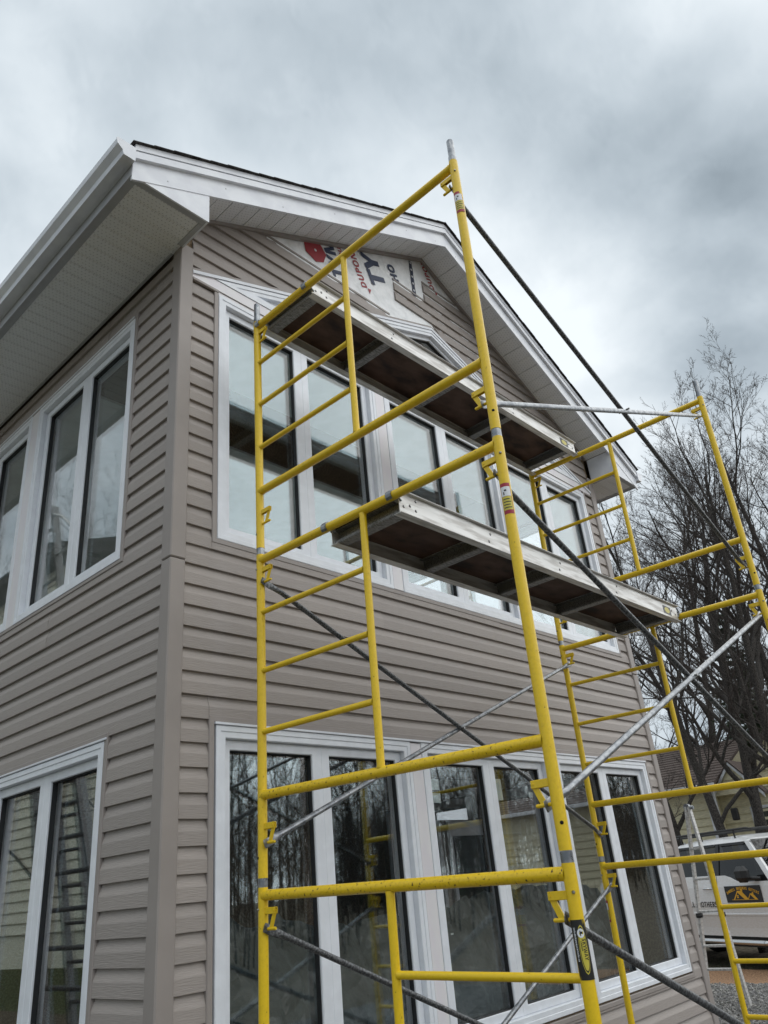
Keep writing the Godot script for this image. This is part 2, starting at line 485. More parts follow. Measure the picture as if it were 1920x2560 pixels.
# ------------------------------------------------------------------ ground
func build_ground() -> void:
	var g := MB.new()
	var n := 150
	for i in n:
		for j in n:
			var f := func(a: int, b: int) -> Vector3:
				var x := lerpf(-1.0, 1.0, float(a) / n)
				var z := lerpf(-1.0, 1.0, float(b) / n)
				x = 260.0 * signf(x) * pow(absf(x), 2.6) + 4.0
				z = 260.0 * signf(z) * pow(absf(z), 2.6)
				return Vector3(x, ground_y(x, z), z)
			g.quad(f.call(i, j), f.call(i, j + 1), f.call(i + 1, j + 1), f.call(i + 1, j))
	tag(part("ground", g, M.dirt), "bare brown earth with thin dead grass around the houses", "ground", "", "structure")
	var s := MB.new()
	strip(s, 8.6, 12.2, -6.0, 5.0, 0.03)
	tag(part("sand_strip", s, M.sand), "orange strip of bare sand between the gravel and the white pickup", "sand", "", "structure")
	var b := MB.new()
	strip(b, 5.25, 9.0, -5.0, 5.5, 0.045)
	strip(b, -9.0, 5.25, 0.0, 5.5, 0.045)  # this strip and the next are added unseen to bounce light upward
	strip(b, -2.6, 0.0, -7.0, 0.0, 0.045)
	tag(part("gravel_bed", b, M.gravel_bed), "bed of grey crushed stone by the taupe house, spread wider unseen to bounce light", "gravel", "", "structure")
	var lw := MB.new()
	strip(lw, -6.0, -2.7, -20.0, 6.0, 0.05)
	tag(part("lawn", lw, M.lawn), "green lawn bank below the cream house", "lawn", "", "structure")
	# loose stones
	var st := MB.new()
	var r := RandomNumberGenerator.new()
	r.seed = 5
	var pts := []
	for k in [[0, 1, 0], [0.86, 0.1, 0.1], [0.1, 0, 0.9], [-0.9, 0.15, 0.2], [-0.1, -0.05, -0.85], [0.05, -0.6, 0.05], [0.6, 0.62, -0.5], [-0.55, 0.6, 0.55]]:
		pts.append(Vector3(k[0], k[1], k[2]))
	for f in [[0, 2, 1], [0, 6, 4], [0, 1, 6], [6, 1, 4], [0, 3, 7], [0, 7, 2], [7, 3, 2], [0, 4, 3], [5, 1, 2], [5, 2, 3], [5, 3, 4], [5, 4, 1]]:
		st.tri(pts[f[0]], pts[f[1]], pts[f[2]])
	var mm := MultiMesh.new()
	mm.transform_format = MultiMesh.TRANSFORM_3D
	mm.use_colors = true
	mm.mesh = st.mesh(M.gravel_stone)
	mm.instance_count = 16000
	for i in mm.instance_count:
		var x := r.randf_range(5.5, 9.2)
		var z := r.randf_range(-3.2, 2.6)
		if i % 5 == 0:
			x = r.randf_range(5.5, 9.6)
		var e := r.randf_range(0.008, 0.026)
		var bs := Basis.from_euler(Vector3(r.randf() * TAU, r.randf() * TAU, r.randf() * TAU)).scaled(Vector3(e, e * r.randf_range(0.6, 1.0), e))
		mm.set_instance_transform(i, Transform3D(bs, Vector3(x, ground_y(x, z) + 0.047, z)))
		var c := r.randf_range(0.45, 1.25)
		mm.set_instance_color(i, Color(c, c * r.randf_range(0.96, 1.0), c * r.randf_range(0.9, 1.0)))
	var o := MultiMeshInstance3D.new()
	o.name = "gravel"
	o.multimesh = mm
	add_child(o, true)
	tag(o, "loose grey crushed stones spread at the foot of the stepladder", "gravel", "", "stuff")
	# last year's grass by the truck
	var gr := MB.new()
	for i in 3500:
		var x := r.randf_range(11.6, 13.8)
		var z := r.randf_range(-5.0, 3.0)
		if r.randf() > smoothstep(11.7, 12.6, x):
			continue
		var p := Vector3(x, ground_y(x, z), z)
		var q := Vector3(r.randf_range(-0.05, 0.05), r.randf_range(0.02, 0.07), r.randf_range(-0.05, 0.05))
		var sd := Vector3(-q.z, 0, q.x).normalized() * 0.004
		gr.tri(p - sd, p + sd, p + q)
	var go := part("grass", gr, M.grass)
	tag(go, "sparse short grass growing under the white pickup", "grass", "", "stuff")

func ground_y(x: float, z: float) -> float:
	var y := -0.24 * smoothstep(8.0, 11.5, x)
	y += 1.0 * smoothstep(-3.4, -6.0, x) * smoothstep(30.0, 4.0, absf(z + 8.0))
	return y

func strip(m: MB, x0: float, x1: float, z0: float, z1: float, up: float) -> void:
	var n := 26
	for i in n:
		for j in n:
			var f := func(a: int, b: int) -> Vector3:
				var x := lerpf(x0, x1, float(a) / n)
				var z := lerpf(z0, z1, float(b) / n)
				if a == n or a == 0:
					x += 0.12 * sin(z * 2.3 + up * 90.0) + 0.06 * sin(z * 6.1)
				return Vector3(x, ground_y(x, z) + up, z)
			m.quad(f.call(i, j), f.call(i, j + 1), f.call(i + 1, j + 1), f.call(i + 1, j))

# ------------------------------------------------------------------ house
const PITCH := 0.1156
const BASE := 2.32
const WID := 5.244
const DEEP := 7.0
var house: Node3D
var wobble := FastNoiseLite.new()

func rake(x: float) -> float:   # underside of the rake soffit where it meets the wall
	return 5.58 + 0.505 * minf(x, WID - x)

func head(x: float) -> float:   # top of the sloped window head
	return 5.157 + 0.352 * (minf(x, WID - x) - 0.08)

func course(parent: Node, y: float, x0a: float, x0b: float, x1a: float, x1b: float, m: Material, lo := -1.0, hi := -1.0, proud := 0.0) -> void:
	# one lap of Dutch-lap vinyl: butt, flat face, sloped shoulder; its ends may slant (a at the butt, b at the top)
	var prof := [Vector2(0.0, -0.0165), Vector2(0.0, -0.001), Vector2(0.0015, 0.0), Vector2(0.061, -0.0006), Vector2(0.066, -0.0018), Vector2(0.104, -0.0158), Vector2(0.1205, -0.0165)]
	var pts := []
	var bot := (lo - y) if lo > y else 0.0
	var top := (hi - y) if hi > 0.0 and hi < y + 0.12 else 0.1205
	for i in prof.size():
		var p: Vector2 = prof[i]
		if i > 1 and p.x < bot - 1e-5 and i + 1 < prof.size() and (prof[i + 1] as Vector2).x <= bot:
			continue
		if p.x > top:
			var q: Vector2 = prof[i - 1]
			if q.x < top:
				pts.append(q.lerp(p, (top - q.x) / (p.x - q.x)))
			break
		if p.x < bot:
			var q: Vector2 = prof[mini(i + 1, prof.size() - 1)]
			p = p.lerp(q, (bot - p.x) / maxf(q.x - p.x, 1e-6)) if q.x > bot else Vector2(bot, p.y)
		pts.append(p)
	if pts.size() < 2:
		return
	var b := MB.new()
	var at := func(p: Vector2, right: bool) -> Vector3:
		var t := p.x / 0.1205
		return Vector3(lerpf(x1a, x1b, t) if right else lerpf(x0a, x0b, t), y + p.x, p.y + proud)
	var long := maxf(x1a - x0a, x1b - x0b)
	var cuts := maxi(1, int(long / 0.45))
	var wave := func(p: Vector2, f: float) -> Vector3:
		var t := p.x / 0.1205
		var x := lerpf(lerpf(x0a, x0b, t), lerpf(x1a, x1b, t), f)
		var w := 0.0 if p.y < -0.016 else wobble.get_noise_2d(x * 0.7, y * 9.0) * 0.0022 * (1.0 + p.y / 0.0165)
		var s := wobble.get_noise_2d(x * 0.5 + 40.0, y * 7.0) * 0.0015 if p.x < 0.07 else 0.0
		return Vector3(x, y + p.x + (s if f > 0.0 and f < 1.0 else 0.0), p.y + proud + minf(w, 0.0015))
	for c in cuts:
		for i in pts.size() - 1:
			b.quad(wave.call(pts[i], float(c) / cuts), wave.call(pts[i], float(c + 1) / cuts), wave.call(pts[i + 1], float(c + 1) / cuts), wave.call(pts[i + 1], float(c) / cuts))
	for e in [false, true]:
		for i in range(1, pts.size() - 1):
			var a: Vector3 = at.call(pts[i], e)
			var c: Vector3 = at.call(pts[i + 1], e)
			var a2 := Vector3(a.x, a.y, -0.0167)
			var c2 := Vector3(c.x, c.y, -0.0167)
			if e:
				b.quad(a, a2, c2, c)
			else:
				b.quad(a2, a, c, c2)
	part("siding_course", b, m, parent)

func sid(y := 0.0, more := 0) -> Material:   # the two laps of one panel share a tone
	var panel := int(round((y - BASE) / PITCH) + 101) / 2 + more * 5
	return M["siding%d" % posmod(panel * 7 + panel / 3, 3)]

func run(parent: Node, y: float, x0: float, x1: float, seam_at: float, lo := -1.0, hi := -1.0) -> void:
	# a run of one course, lapped once where two panels meet
	if seam_at > x0 + 0.3 and seam_at < x1 - 0.3:
		course(parent, y, x0, x0, seam_at, seam_at, sid(y, 1), lo, hi, 0.0022)
		course(parent, y, seam_at - 0.02, seam_at - 0.02, x1, x1, sid(y), lo, hi)
	else:
		course(parent, y, x0, x0, x1, x1, sid(y), lo, hi)

func clad(parent: Node, u0: float, u1: float, top: float, holes: Array, k0 := -20) -> void:
	# courses of a rectangular wall round its openings [u0, u1, y0, y1]
	for k in range(k0, 60):
		var y := BASE + PITCH * k
		if y > top - 0.02:
			break
		var hi := top if y + 0.12 > top else -1.0
		var seam := u0 + 0.6 + fposmod(floorf(k / 2.0) * 1.37 + 0.9, u1 - u0 - 1.0)
		var spans := [[u0, u1]]
		for h in holes:
			if y + PITCH > h[2] + 0.004 and y < h[3] - 0.004:
				var next := []
				for s in spans:
					if h[0] > s[0] and h[1] < s[1]:
						next.append([s[0], h[0]])
						next.append([h[1], s[1]])
					else:
						next.append(s)
				spans = next
				if h[2] - y > 0.012:
					run(parent, y, h[0], h[1], seam, -1.0, h[2])
				if y + PITCH - h[3] > 0.012:
					run(parent, y, h[0], h[1], seam, h[3], hi)
		for s in spans:
			run(parent, y, s[0], s[1], seam, -1.0, hi)

func trim_ring(called: String, x0: float, x1: float, y0: float, y1: float, tf: Transform3D) -> void:
	var b := MB.new()
	b.ring(x0, x1, y0, y1, 0.032, 0.006, -0.014, 0.004)
	part(called, b, M.taupe_trim, house, tf)

func window_unit(x0: float, x1: float, y0: float, y1: float, tf: Transform3D, sashes := 2, label := "") -> Node3D:
	var f := MB.new()
	f.ring(x0, x1, y0, y1, 0.03, 0.006, -0.02, 0.003)
	f.ring(x0 + 0.028, x1 - 0.028, y0 + 0.028, y1 - 0.028, 0.032, 0.002, -0.135, 0.003)
	f.ring(x0 + 0.058, x1 - 0.058, y0 + 0.058, y1 - 0.058, 0.03, -0.05, -0.135, 0.002)
	var w := part("window", f, M.pvc, house, tf)
	if label:
		w.set_meta("label", label)
	var a := x0 + 0.0605
	var step := (x1 - x0 - 0.121) / sashes
	for i in sashes:
		var l := a + step * i + (0.0 if i == 0 else 0.0022)
		var r := a + step * (i + 1) - (0.0 if i == sashes - 1 else 0.0022)
		var wl := 0.05 if i == 0 else 0.063
		var wr := 0.05 if i == sashes - 1 else 0.063
		var s := MB.new()
		s.ring4(l, r, y0 + 0.0605, y1 - 0.0605, wl, wr, 0.05, 0.05, -0.033, -0.049, 0.004)
		part("sash", s, M.pvc, w)
		var gk := MB.new()
		gk.ring4(l + wl - 0.004, r - wr + 0.004, y0 + 0.1065, y1 - 0.1065, 0.009, 0.009, 0.009, 0.009, -0.046, -0.0745, 0.001)
		part("glazing_bead", gk, M.gasket, w)
		var p := MB.new()
		p.box(Vector3(l + wl - 0.002, y0 + 0.1085, -0.0715), Vector3(r - wr + 0.002, y1 - 0.1085, -0.0675))
		part("pane", p, M.glass, w)
		var p2 := MB.new()
		p2.box(Vector3(l + wl - 0.002, y0 + 0.1085, -0.0895), Vector3(r - wr + 0.002, y1 - 0.1085, -0.0855))
		part("inner_pane", p2, M.low_e_glass, w)
	if sashes == 2:
		var c := MB.new()
		var mx := (x0 + x1) / 2
		c.cbox(Vector3(mx - 0.016, y0 + 0.06, -0.0345), Vector3(mx + 0.016, y1 - 0.06, -0.13), 0.002)
		part("mullion", c, M.pvc, w)
	return w

func inset(pts: Array, d: float) -> Array:   # convex polygon, counter-clockwise
	var out := []
	var n := pts.size()
	for i in n:
		var a: Vector2 = pts[(i + n - 1) % n]
		var b: Vector2 = pts[i]
		var c: Vector2 = pts[(i + 1) % n]
		var n1 := Vector2(-(b - a).y, (b - a).x).normalized()
		var n2 := Vector2(-(c - b).y, (c - b).x).normalized()
		var x = Geometry2D.line_intersects_line(a + n1 * d, b - a, b + n2 * d, c - b)
		out.append(x if x != null else b)
	return out

func poly_ring(b: MB, outer: Array, w: float, zf: float, zb: float) -> Array:
	var inner := inset(outer, w)
	var n := outer.size()
	var p := func(q: Vector2, z: float) -> Vector3: return Vector3(q.x, q.y, z)
	for i in n:
		var j := (i + 1) % n
		b.quad(p.call(outer[i], zf), p.call(outer[j], zf), p.call(inner[j], zf), p.call(inner[i], zf))
		b.quad(p.call(outer[i], zb), p.call(outer[j], zb), p.call(outer[j], zf), p.call(outer[i], zf))
		b.quad(p.call(inner[i], zf), p.call(inner[j], zf), p.call(inner[j], zb), p.call(inner[i], zb))
	return inner

func transom(pts: Array) -> void:
	var f := MB.new()
	var i1 := poly_ring(f, pts, 0.028, 0.006, -0.13)
	var i2 := poly_ring(f, i1, 0.03, 0.001, -0.13)
	var w := part("transom_window", f, M.pvc, house)
	var s := MB.new()
	var i3 := poly_ring(s, i2, 0.034, -0.033, -0.05)
	part("sash", s, M.pvc, w)
	var g := MB.new()
	var i4 := poly_ring(g, inset(i3, -0.003), 0.008, -0.046, -0.074)
	part("glazing_bead", g, M.gasket, w)
	var p := MB.new()
	var q := []
	for v in inset(i4, -0.004):
		q.append(Vector3(v.x, v.y, -0.068))
	p.prism(q, Vector3(0, 0, -0.004))
	part("pane", p, M.glass, w)

func build_house() -> void:
	house = thing("house", "two-storey house gable clad in taupe lap siding, with rows of white windows", "house")
	var F := Transform3D()
	var L := Transform3D(Basis(Vector3(0, 0, 1), Vector3(0, 1, 0), Vector3(-1, 0, 0)), Vector3.ZERO)
	var R := Transform3D(Basis(Vector3(0, 0, -1), Vector3(0, 1, 0), Vector3(1, 0, 0)), Vector3(WID, 0, 0))
	var zo := -0.019
	var zi := -0.144
	# ---- walls (sheathing); the courses hang on them
	var b := MB.new()
	b.box(Vector3(0.0205, 0, zo), Vector3(0.27, 5.2, zi))
	b.box(Vector3(5.0, 0, zo), Vector3(WID - 0.0205, 5.2, zi))
	b.box(Vector3(0.27, 0, zo), Vector3(5.0, 0.64, zi))
	b.box(Vector3(0.27, 2.30, zo), Vector3(5.0, 3.31, zi))
	b.box(Vector3(0.27, 5.085, zo), Vector3(5.0, 5.192, zi))
	for x in [[1.742, 1.843], [3.344, 3.434]]:
		b.box(Vector3(x[0], 0.64, zo - 0.002), Vector3(x[1], 2.30, zi))
		b.box(Vector3(x[0], 3.31, zo - 0.002), Vector3(x[1], 5.085, zi))
		b.box(Vector3(x[0], 5.192, zo - 0.002), Vector3(x[1], head(x[0]) + 0.02, zi))
	b.prism([Vector3(0.014, 5.2, zo), Vector3(0.2, 5.2, zo), Vector3(WID / 2, head(WID / 2), zo), Vector3(WID - 0.2, 5.2, zo), Vector3(WID - 0.014, 5.2, zo), Vector3(WID - 0.014, 5.64, zo), Vector3(WID / 2, 6.96, zo), Vector3(0.014, 5.64, zo)], Vector3(0, 0, zi - zo))
	var fw := part("front_wall", b, M.osb, house, F)
	front_courses(fw)
	for side in 2:
		var tf: Transform3D = L if side == 0 else R
		var sg := 1.0 if side == 0 else -1.0
		var u := func(z: float) -> float: return z * sg
		var wb := MB.new()
		var up := [-3.47, -0.537]
		var low := [-3.42, -0.568]
		var bx := func(z0: float, z1: float, y0: float, y1: float) -> void: wb.box(Vector3(u.call(z0), y0, -0.0190), Vector3(u.call(z1), y1, -0.144))
		bx.call(-0.0205, -0.55, 0.0, 5.6)
		bx.call(-3.46, -DEEP, 0.0, 5.6)
		bx.call(-0.55, -3.46, 0.0, 0.64)
		bx.call(-0.55, -3.46, 2.30, 3.31)
		bx.call(-0.55, -3.46, 5.06, 5.6)
		bx.call(-1.935, -2.06, 3.31, 5.06)
		bx.call(-1.99, -2.10, 0.64, 2.30)
		var sw := part("side_wall", wb, M.osb, house, tf)
		var hs := []
		for q in [[up, 3.285, 5.095], [low, 0.60, 2.339]]:
			var e: Array = [u.call(q[0][0] - 0.033), u.call(q[0][1] + 0.036)]
			e.sort()
			hs.append([e[0], e[1], q[1], q[2]])
			trim_ring("window_trim", e[0], e[1], q[1], q[2], tf)
		var ends: Array = [u.call(-0.079), u.call(-DEEP)]
		ends.sort()
		clad(sw, ends[0], ends[1], 5.285, hs)
		for q in [[-0.537, -1.935, 3.305, 5.07], [-2.06, -3.47, 3.305, 5.07], [-0.568, -1.99, 0.64, 2.30], [-2.10, -3.42, 0.64, 2.30]]:
			var e: Array = [u.call(q[0]), u.call(q[1])]
			e.sort()
			window_unit(e[0], e[1], q[2], q[3], tf)
		for q in [[-1.937, -2.058, 3.31, 5.065], [-1.992, -2.098, 0.645, 2.297]]:
			var e: Array = [u.call(q[0]), u.call(q[1])]
			e.sort()
			var mc := MB.new()
			mc.cbox(Vector3(e[0], q[2], 0.004), Vector3(e[1], q[3], -0.0190), 0.003)
			part("mullion_cover", mc, M.cover_film, house, tf)
		for y in [5.073, 2.303]:
			var e: Array = [u.call(-0.54), u.call(-3.44)]
			e.sort()
			var cap := MB.new()
			cap.cbox(Vector3(e[0], y, 0.012), Vector3(e[1], y + 0.012, -0.012), 0.002)
			part("drip_cap", cap, M.white_metal, house, tf)
	var bk := MB.new()
	bk.prism([Vector3(WID, 0, -DEEP), Vector3(0, 0, -DEEP), Vector3(0, 5.6, -DEEP), Vector3(WID / 2, 6.96, -DEEP), Vector3(WID, 5.6, -DEEP)], Vector3(0, 0, 0.13))
	part("back_wall", bk, M.siding0, house)
	# ---- corner posts, two lengths lapped on the left one
	for side in 2:
		var x0 := -0.013 if side == 0 else WID - 0.079
		var x1 := 0.079 if side == 0 else WID + 0.013
		for h in [[0.0, 3.134, 0.0], [3.1375, 5.335, 0.0012]]:
			var c := MB.new()
			var e: float = h[2]
			c.cbox(Vector3(x0 - e, h[0], -0.078), Vector3(x1 + e, h[1], 0.0125 + e), 0.006)
			part("corner_post", c, M.taupe_trim, house)
	# ---- front windows
	trim_ring("window_trim", 0.243, 5.022, 0.60, 2.339, F)
	var tr := MB.new()   # trim of the upper opening: sill and two jambs with mitred feet
	tr.ring4(0.250, 5.018, 3.285, 5.104, 0.032, 0.032, 0.03, 0.001, 0.006, -0.014, 0.003)
	part("window_trim", tr, M.taupe_trim, house)
	for q in [[0.285, 1.740], [1.845, 3.342], [3.436, 4.985]]:
		window_unit(q[0], q[1], 0.645, 2.295, F)
		window_unit(q[0], q[1], 3.316, 5.078, F)
	for q in [[1.742, 1.843], [3.344, 3.434]]:
		for y in [[0.65, 2.29], [3.32, 5.083]]:
			var mc := MB.new()
			mc.cbox(Vector3(q[0], y[0], 0.003), Vector3(q[1], y[1], -0.0155), 0.003)
			part("mullion_cover", mc, M.cover_film, house)
		var mt := MB.new()
		mt.cbox(Vector3(q[0], 5.195, 0.003), Vector3(q[1], head(q[0]) - 0.03, -0.0155), 0.003)
		part("mullion_cover", mt, M.pvc, house)
	var cap := MB.new()
	cap.cbox(Vector3(0.275, 2.2965, 0.014), Vector3(4.995, 2.309, -0.012), 0.002)
	part("drip_cap", cap, M.white_metal, house)
	var hc := MB.new()
	hc.prism([Vector3(0.081, 5.106, 0.0), Vector3(0.284, 5.106, 0.0), Vector3(0.284, 5.080, 0.0), Vector3(4.96, 5.080, 0.0), Vector3(4.96, 5.106, 0.0), Vector3(WID - 0.081, 5.106, 0.0), Vector3(WID - 0.081, 5.150, 0.0), Vector3(WID - 0.20, 5.1905, 0.0), Vector3(0.20, 5.1905, 0.0), Vector3(0.081, 5.150, 0.0)], Vector3(0, 0, -0.0138))
	part("header_cover", hc, M.cover_film, house)
	for s in 2:
		var jt := MB.new()
		var x0 := 0.081 if s == 0 else 5.02
		var x1 := 0.282 if s == 0 else WID - 0.081
		jt.cbox(Vector3(x0, 5.083 if s == 0 else 5.083, 0.011), Vector3(x1, 5.105, -0.01), 0.003)
		part("window_trim", jt, M.taupe_trim, house)
		# white flashing along the slope and the taupe channel over it
		var sl := MB.new()
		var ch := MB.new()
		var xa := 0.081 if s == 0 else WID - 0.081
		var xm := WID / 2
		for q in [[sl, -0.024, 0.0, 0.012], [ch, 0.001, 0.022, 0.008]]:
			var pts := [Vector3(xa, head(xa) + q[1], q[3]), Vector3(xm, head(xm) + q[1], q[3]), Vector3(xm, head(xm) + q[2], q[3]), Vector3(xa, head(xa) + q[2], q[3])]
			if s == 1:
				pts.reverse()
			(q[0] as MB).prism(pts, Vector3(0, 0, -0.022))
		part("head_flashing", sl, M.white_metal, house)
		part("head_channel", ch, M.taupe_trim, house)
	var d := -0.027
	transom([Vector2(0.262, 5.192), Vector2(1.741, 5.192), Vector2(1.741, head(1.741) + d)])
	transom([Vector2(1.844, 5.192), Vector2(3.343, 5.192), Vector2(3.343, head(3.343) + d), Vector2(WID / 2, head(WID / 2) + d), Vector2(1.844, head(1.844) + d)])
	transom([Vector2(3.435, 5.192), Vector2(WID - 0.262, 5.192), Vector2(3.435, head(3.435) + d)])
	torn_wrap()
	eaves()
	roof()
	interior()

func front_courses(fw: Node) -> void:
	# below and between the windows
	var holes := [[0.243, 5.022, 0.60, 2.339], [0.250, 5.018, 3.285, 6.0]]
	clad(fw, 0.079, WID - 0.079, 5.088, holes)
	# the gable: left block up to the torn edge, right block with stepped ends
	for k in range(23, 40):
		var y := BASE + PITCH * k
		var yt := y + 0.1205
		var lo := 5.15 if y < 5.15 else -1.0
		var le := func(t: float) -> float: return maxf(0.085, (t - 5.575) / 0.505)
		var hd := func(t: float) -> float: return clampf(0.08 + (t - 5.18) / 0.352, 0.085, 2.064)
		var m := sid(y)
		if y < 5.87 and yt > 5.18:
			var xa: float = maxf(hd.call(y), 0.10)
			var xb: float = maxf(hd.call(yt), 0.12)
			if y > 5.74:
				xa = 2.064
				xb = 2.064
			course(fw, y, le.call(y), le.call(yt), xa, xb, m, lo)
			var ya := WID - xa if y < 5.74 else 2.647
			var yb := WID - xb if y < 5.74 else 2.647
			course(fw, y, maxf(ya, WID - hd.call(y)) if y < 5.74 else WID - (0.08 + (y - 5.18) / 0.352), maxf(yb, WID - hd.call(yt)) if y < 5.74 else WID - (0.08 + (yt - 5.18) / 0.352), WID - le.call(y), WID - le.call(yt), m, lo)
		elif y >= 5.87 and y < 6.75:
			var s := WID - (0.08 + (y - 5.18) / 0.352)
			var s2 := WID - (0.08 + (yt - 5.18) / 0.352)
			if k in [31, 32]:
				s = maxf(s, 2.66)
				s2 = maxf(s2, 2.66)
			elif k in [33, 34]:
				s = 2.163
				s2 = 2.163
			elif k in [35, 36]:
				s = 2.603
				s2 = 2.603
			else:
				continue
			course(fw, y, s, s2, WID - le.call(y), WID - le.call(yt), m)
	# nailing hems left open along the torn edges
	for q in [[le_x(5.905), 2.064, 5.905], [2.163, 2.603, 6.368], [2.603, 3.12, 6.60]]:
		var hm := MB.new()
		hm.box(Vector3(q[0], q[2] + 0.004, -0.010), Vector3(q[1], q[2] + 0.022, -0.0164))
		part("nailing_hem", hm, M.taupe_trim, fw)

func le_x(y: float) -> float:
	return (y - 5.575) / 0.505

func torn_wrap() -> void:
	var b := MB.new()
	var z := -0.0152
	# crinkled sheet over the bare part of the gable
	var nx := 44
	var ny := 22
	var cr := FastNoiseLite.new()
	cr.seed = 4
	cr.frequency = 3.0
	cr.fractal_octaves = 3
	var p := func(i: int, j: int) -> Vector3:
		var x := lerpf(0.72, 3.4, float(i) / nx)
		var y := lerpf(maxf(head(x) + 0.0, 5.83), rake(x) - 0.004, float(j) / ny)
		return Vector3(x, y, z + 0.003 * cr.get_noise_2d(x * 1.6, y * 2.0) - 0.0005)
	for i in nx:
		for j in ny:
			b.quad(p.call(i, j), p.call(i + 1, j), p.call(i + 1, j + 1), p.call(i, j + 1))
	var w := part("house_wrap", b, M.housewrap, house)
	w.set_meta("label", "white printed building wrap bare under the roof peak")
	var tilt := Basis(Vector3(0, 0, 1), deg_to_rad(111.0))
	for q in [["DUPONT", 1.805, 6.055, 0.072, M.print_red], ["TY", 2.075, 6.215, 0.205, M.print_navy], ["HO", 2.255, 6.395, 0.092, M.print_navy],
			["DUPONT", 1.545, 6.235, 0.05, M.print_red], ["TYM", 1.535, 5.99, 0.13, M.print_navy], ["DUPONT", 2.80, 6.625, 0.07, M.print_red]]:
		put("lettering", letters(q[0], q[3], q[4]), w, Transform3D(tilt, Vector3(q[1], q[2], z + 0.0035)))
		if q[4] == M.print_navy:   # heavy strokes
			for k in 2:
				put("lettering", letters(q[0], q[3], q[4]), w, Transform3D(tilt, Vector3(q[1], q[2], z + 0.0039 + 0.0004 * k) + tilt * Vector3(0.05 * q[3], 0.055 * q[3] * k, 0)))
	# the red flag mark and its spot, arrow heads, black tape
	var f := MB.new()
	f.prism([Vector3(1.30, 6.02, 0), Vector3(1.335, 6.12, 0), Vector3(1.26, 6.215, 0), Vector3(1.09, 6.13, 0), Vector3(1.11, 6.02, 0), Vector3(1.215, 5.975, 0)], Vector3(0, 0, -0.001))
	part("printed_mark", f, M.print_red, w, Transform3D(Basis(), Vector3(0, 0, z + 0.004)))
	var sp := MB.new()
	sp.rod(Vector3(1.215, 6.095, z + 0.003), Vector3(1.215, 6.095, z + 0.0055), 0.013, 14)
	part("cap_nail", sp, M.label_white, w)
	for c in [Vector3(1.83, 6.035, z + 0.004), Vector3(2.82, 6.59, z + 0.004)]:
		var t := MB.new()
		t.prism([Vector3(-0.02, 0.02, 0), Vector3(0.0, -0.03, 0), Vector3(0.022, 0.03, 0)], Vector3(0, 0, -0.001))
		part("printed_mark", t, M.print_red, w, Transform3D(Basis(), c))
	var tp := MB.new()
	for i in 6:
		var y0 := 6.36 + i * 0.07
		tp.box(Vector3(2.44 + 0.003 * (i % 2), y0, z + 0.0035), Vector3(2.484 + 0.004 * ((i + 1) % 2), y0 + 0.0702, z + 0.0045))
	part("tape_strip", tp, M.tape, w)
	for i in 5:
		var cn := MB.new()
		var c := Vector3(2.463, 6.42 + 0.085 * i, z + 0.004)
		cn.rod(c, c + Vector3(0, 0, 0.003), 0.012, 12)
		part("cap_nail", cn, M.label_white, w)

func letters(text: String, cap: float, m: Material, depth := 0.001, font_name := "Droid Sans") -> ArrayMesh:
	# flat printed letters, cap height as given, starting at the left of the base line
	var t := TextMesh.new()
	var sf := SystemFont.new()
	sf.font_names = PackedStringArray([font_name])
	sf.font_weight = 700
	t.font = sf
	t.text = text
	t.font_size = 64
	t.pixel_size = cap / 46.0
	t.depth = depth
	t.curve_step = 2.0
	t.horizontal_alignment = HORIZONTAL_ALIGNMENT_LEFT
	t.vertical_alignment = VERTICAL_ALIGNMENT_BOTTOM
	var a := t.get_mesh_arrays()
	var lo := INF
	var left := INF
	for v in a[Mesh.ARRAY_VERTEX]:
		lo = minf(lo, v.y)
		left = minf(left, v.x)
	var vv: PackedVector3Array = a[Mesh.ARRAY_VERTEX]
	for i in vv.size():
		vv[i] = vv[i] - Vector3(left, lo, 0)
	a[Mesh.ARRAY_VERTEX] = vv
	a[Mesh.ARRAY_TANGENT] = null
	var mesh := ArrayMesh.new()
	mesh.add_surface_from_arrays(Mesh.PRIMITIVE_TRIANGLES, a)
	mesh.surface_set_material(0, m)
	return mesh

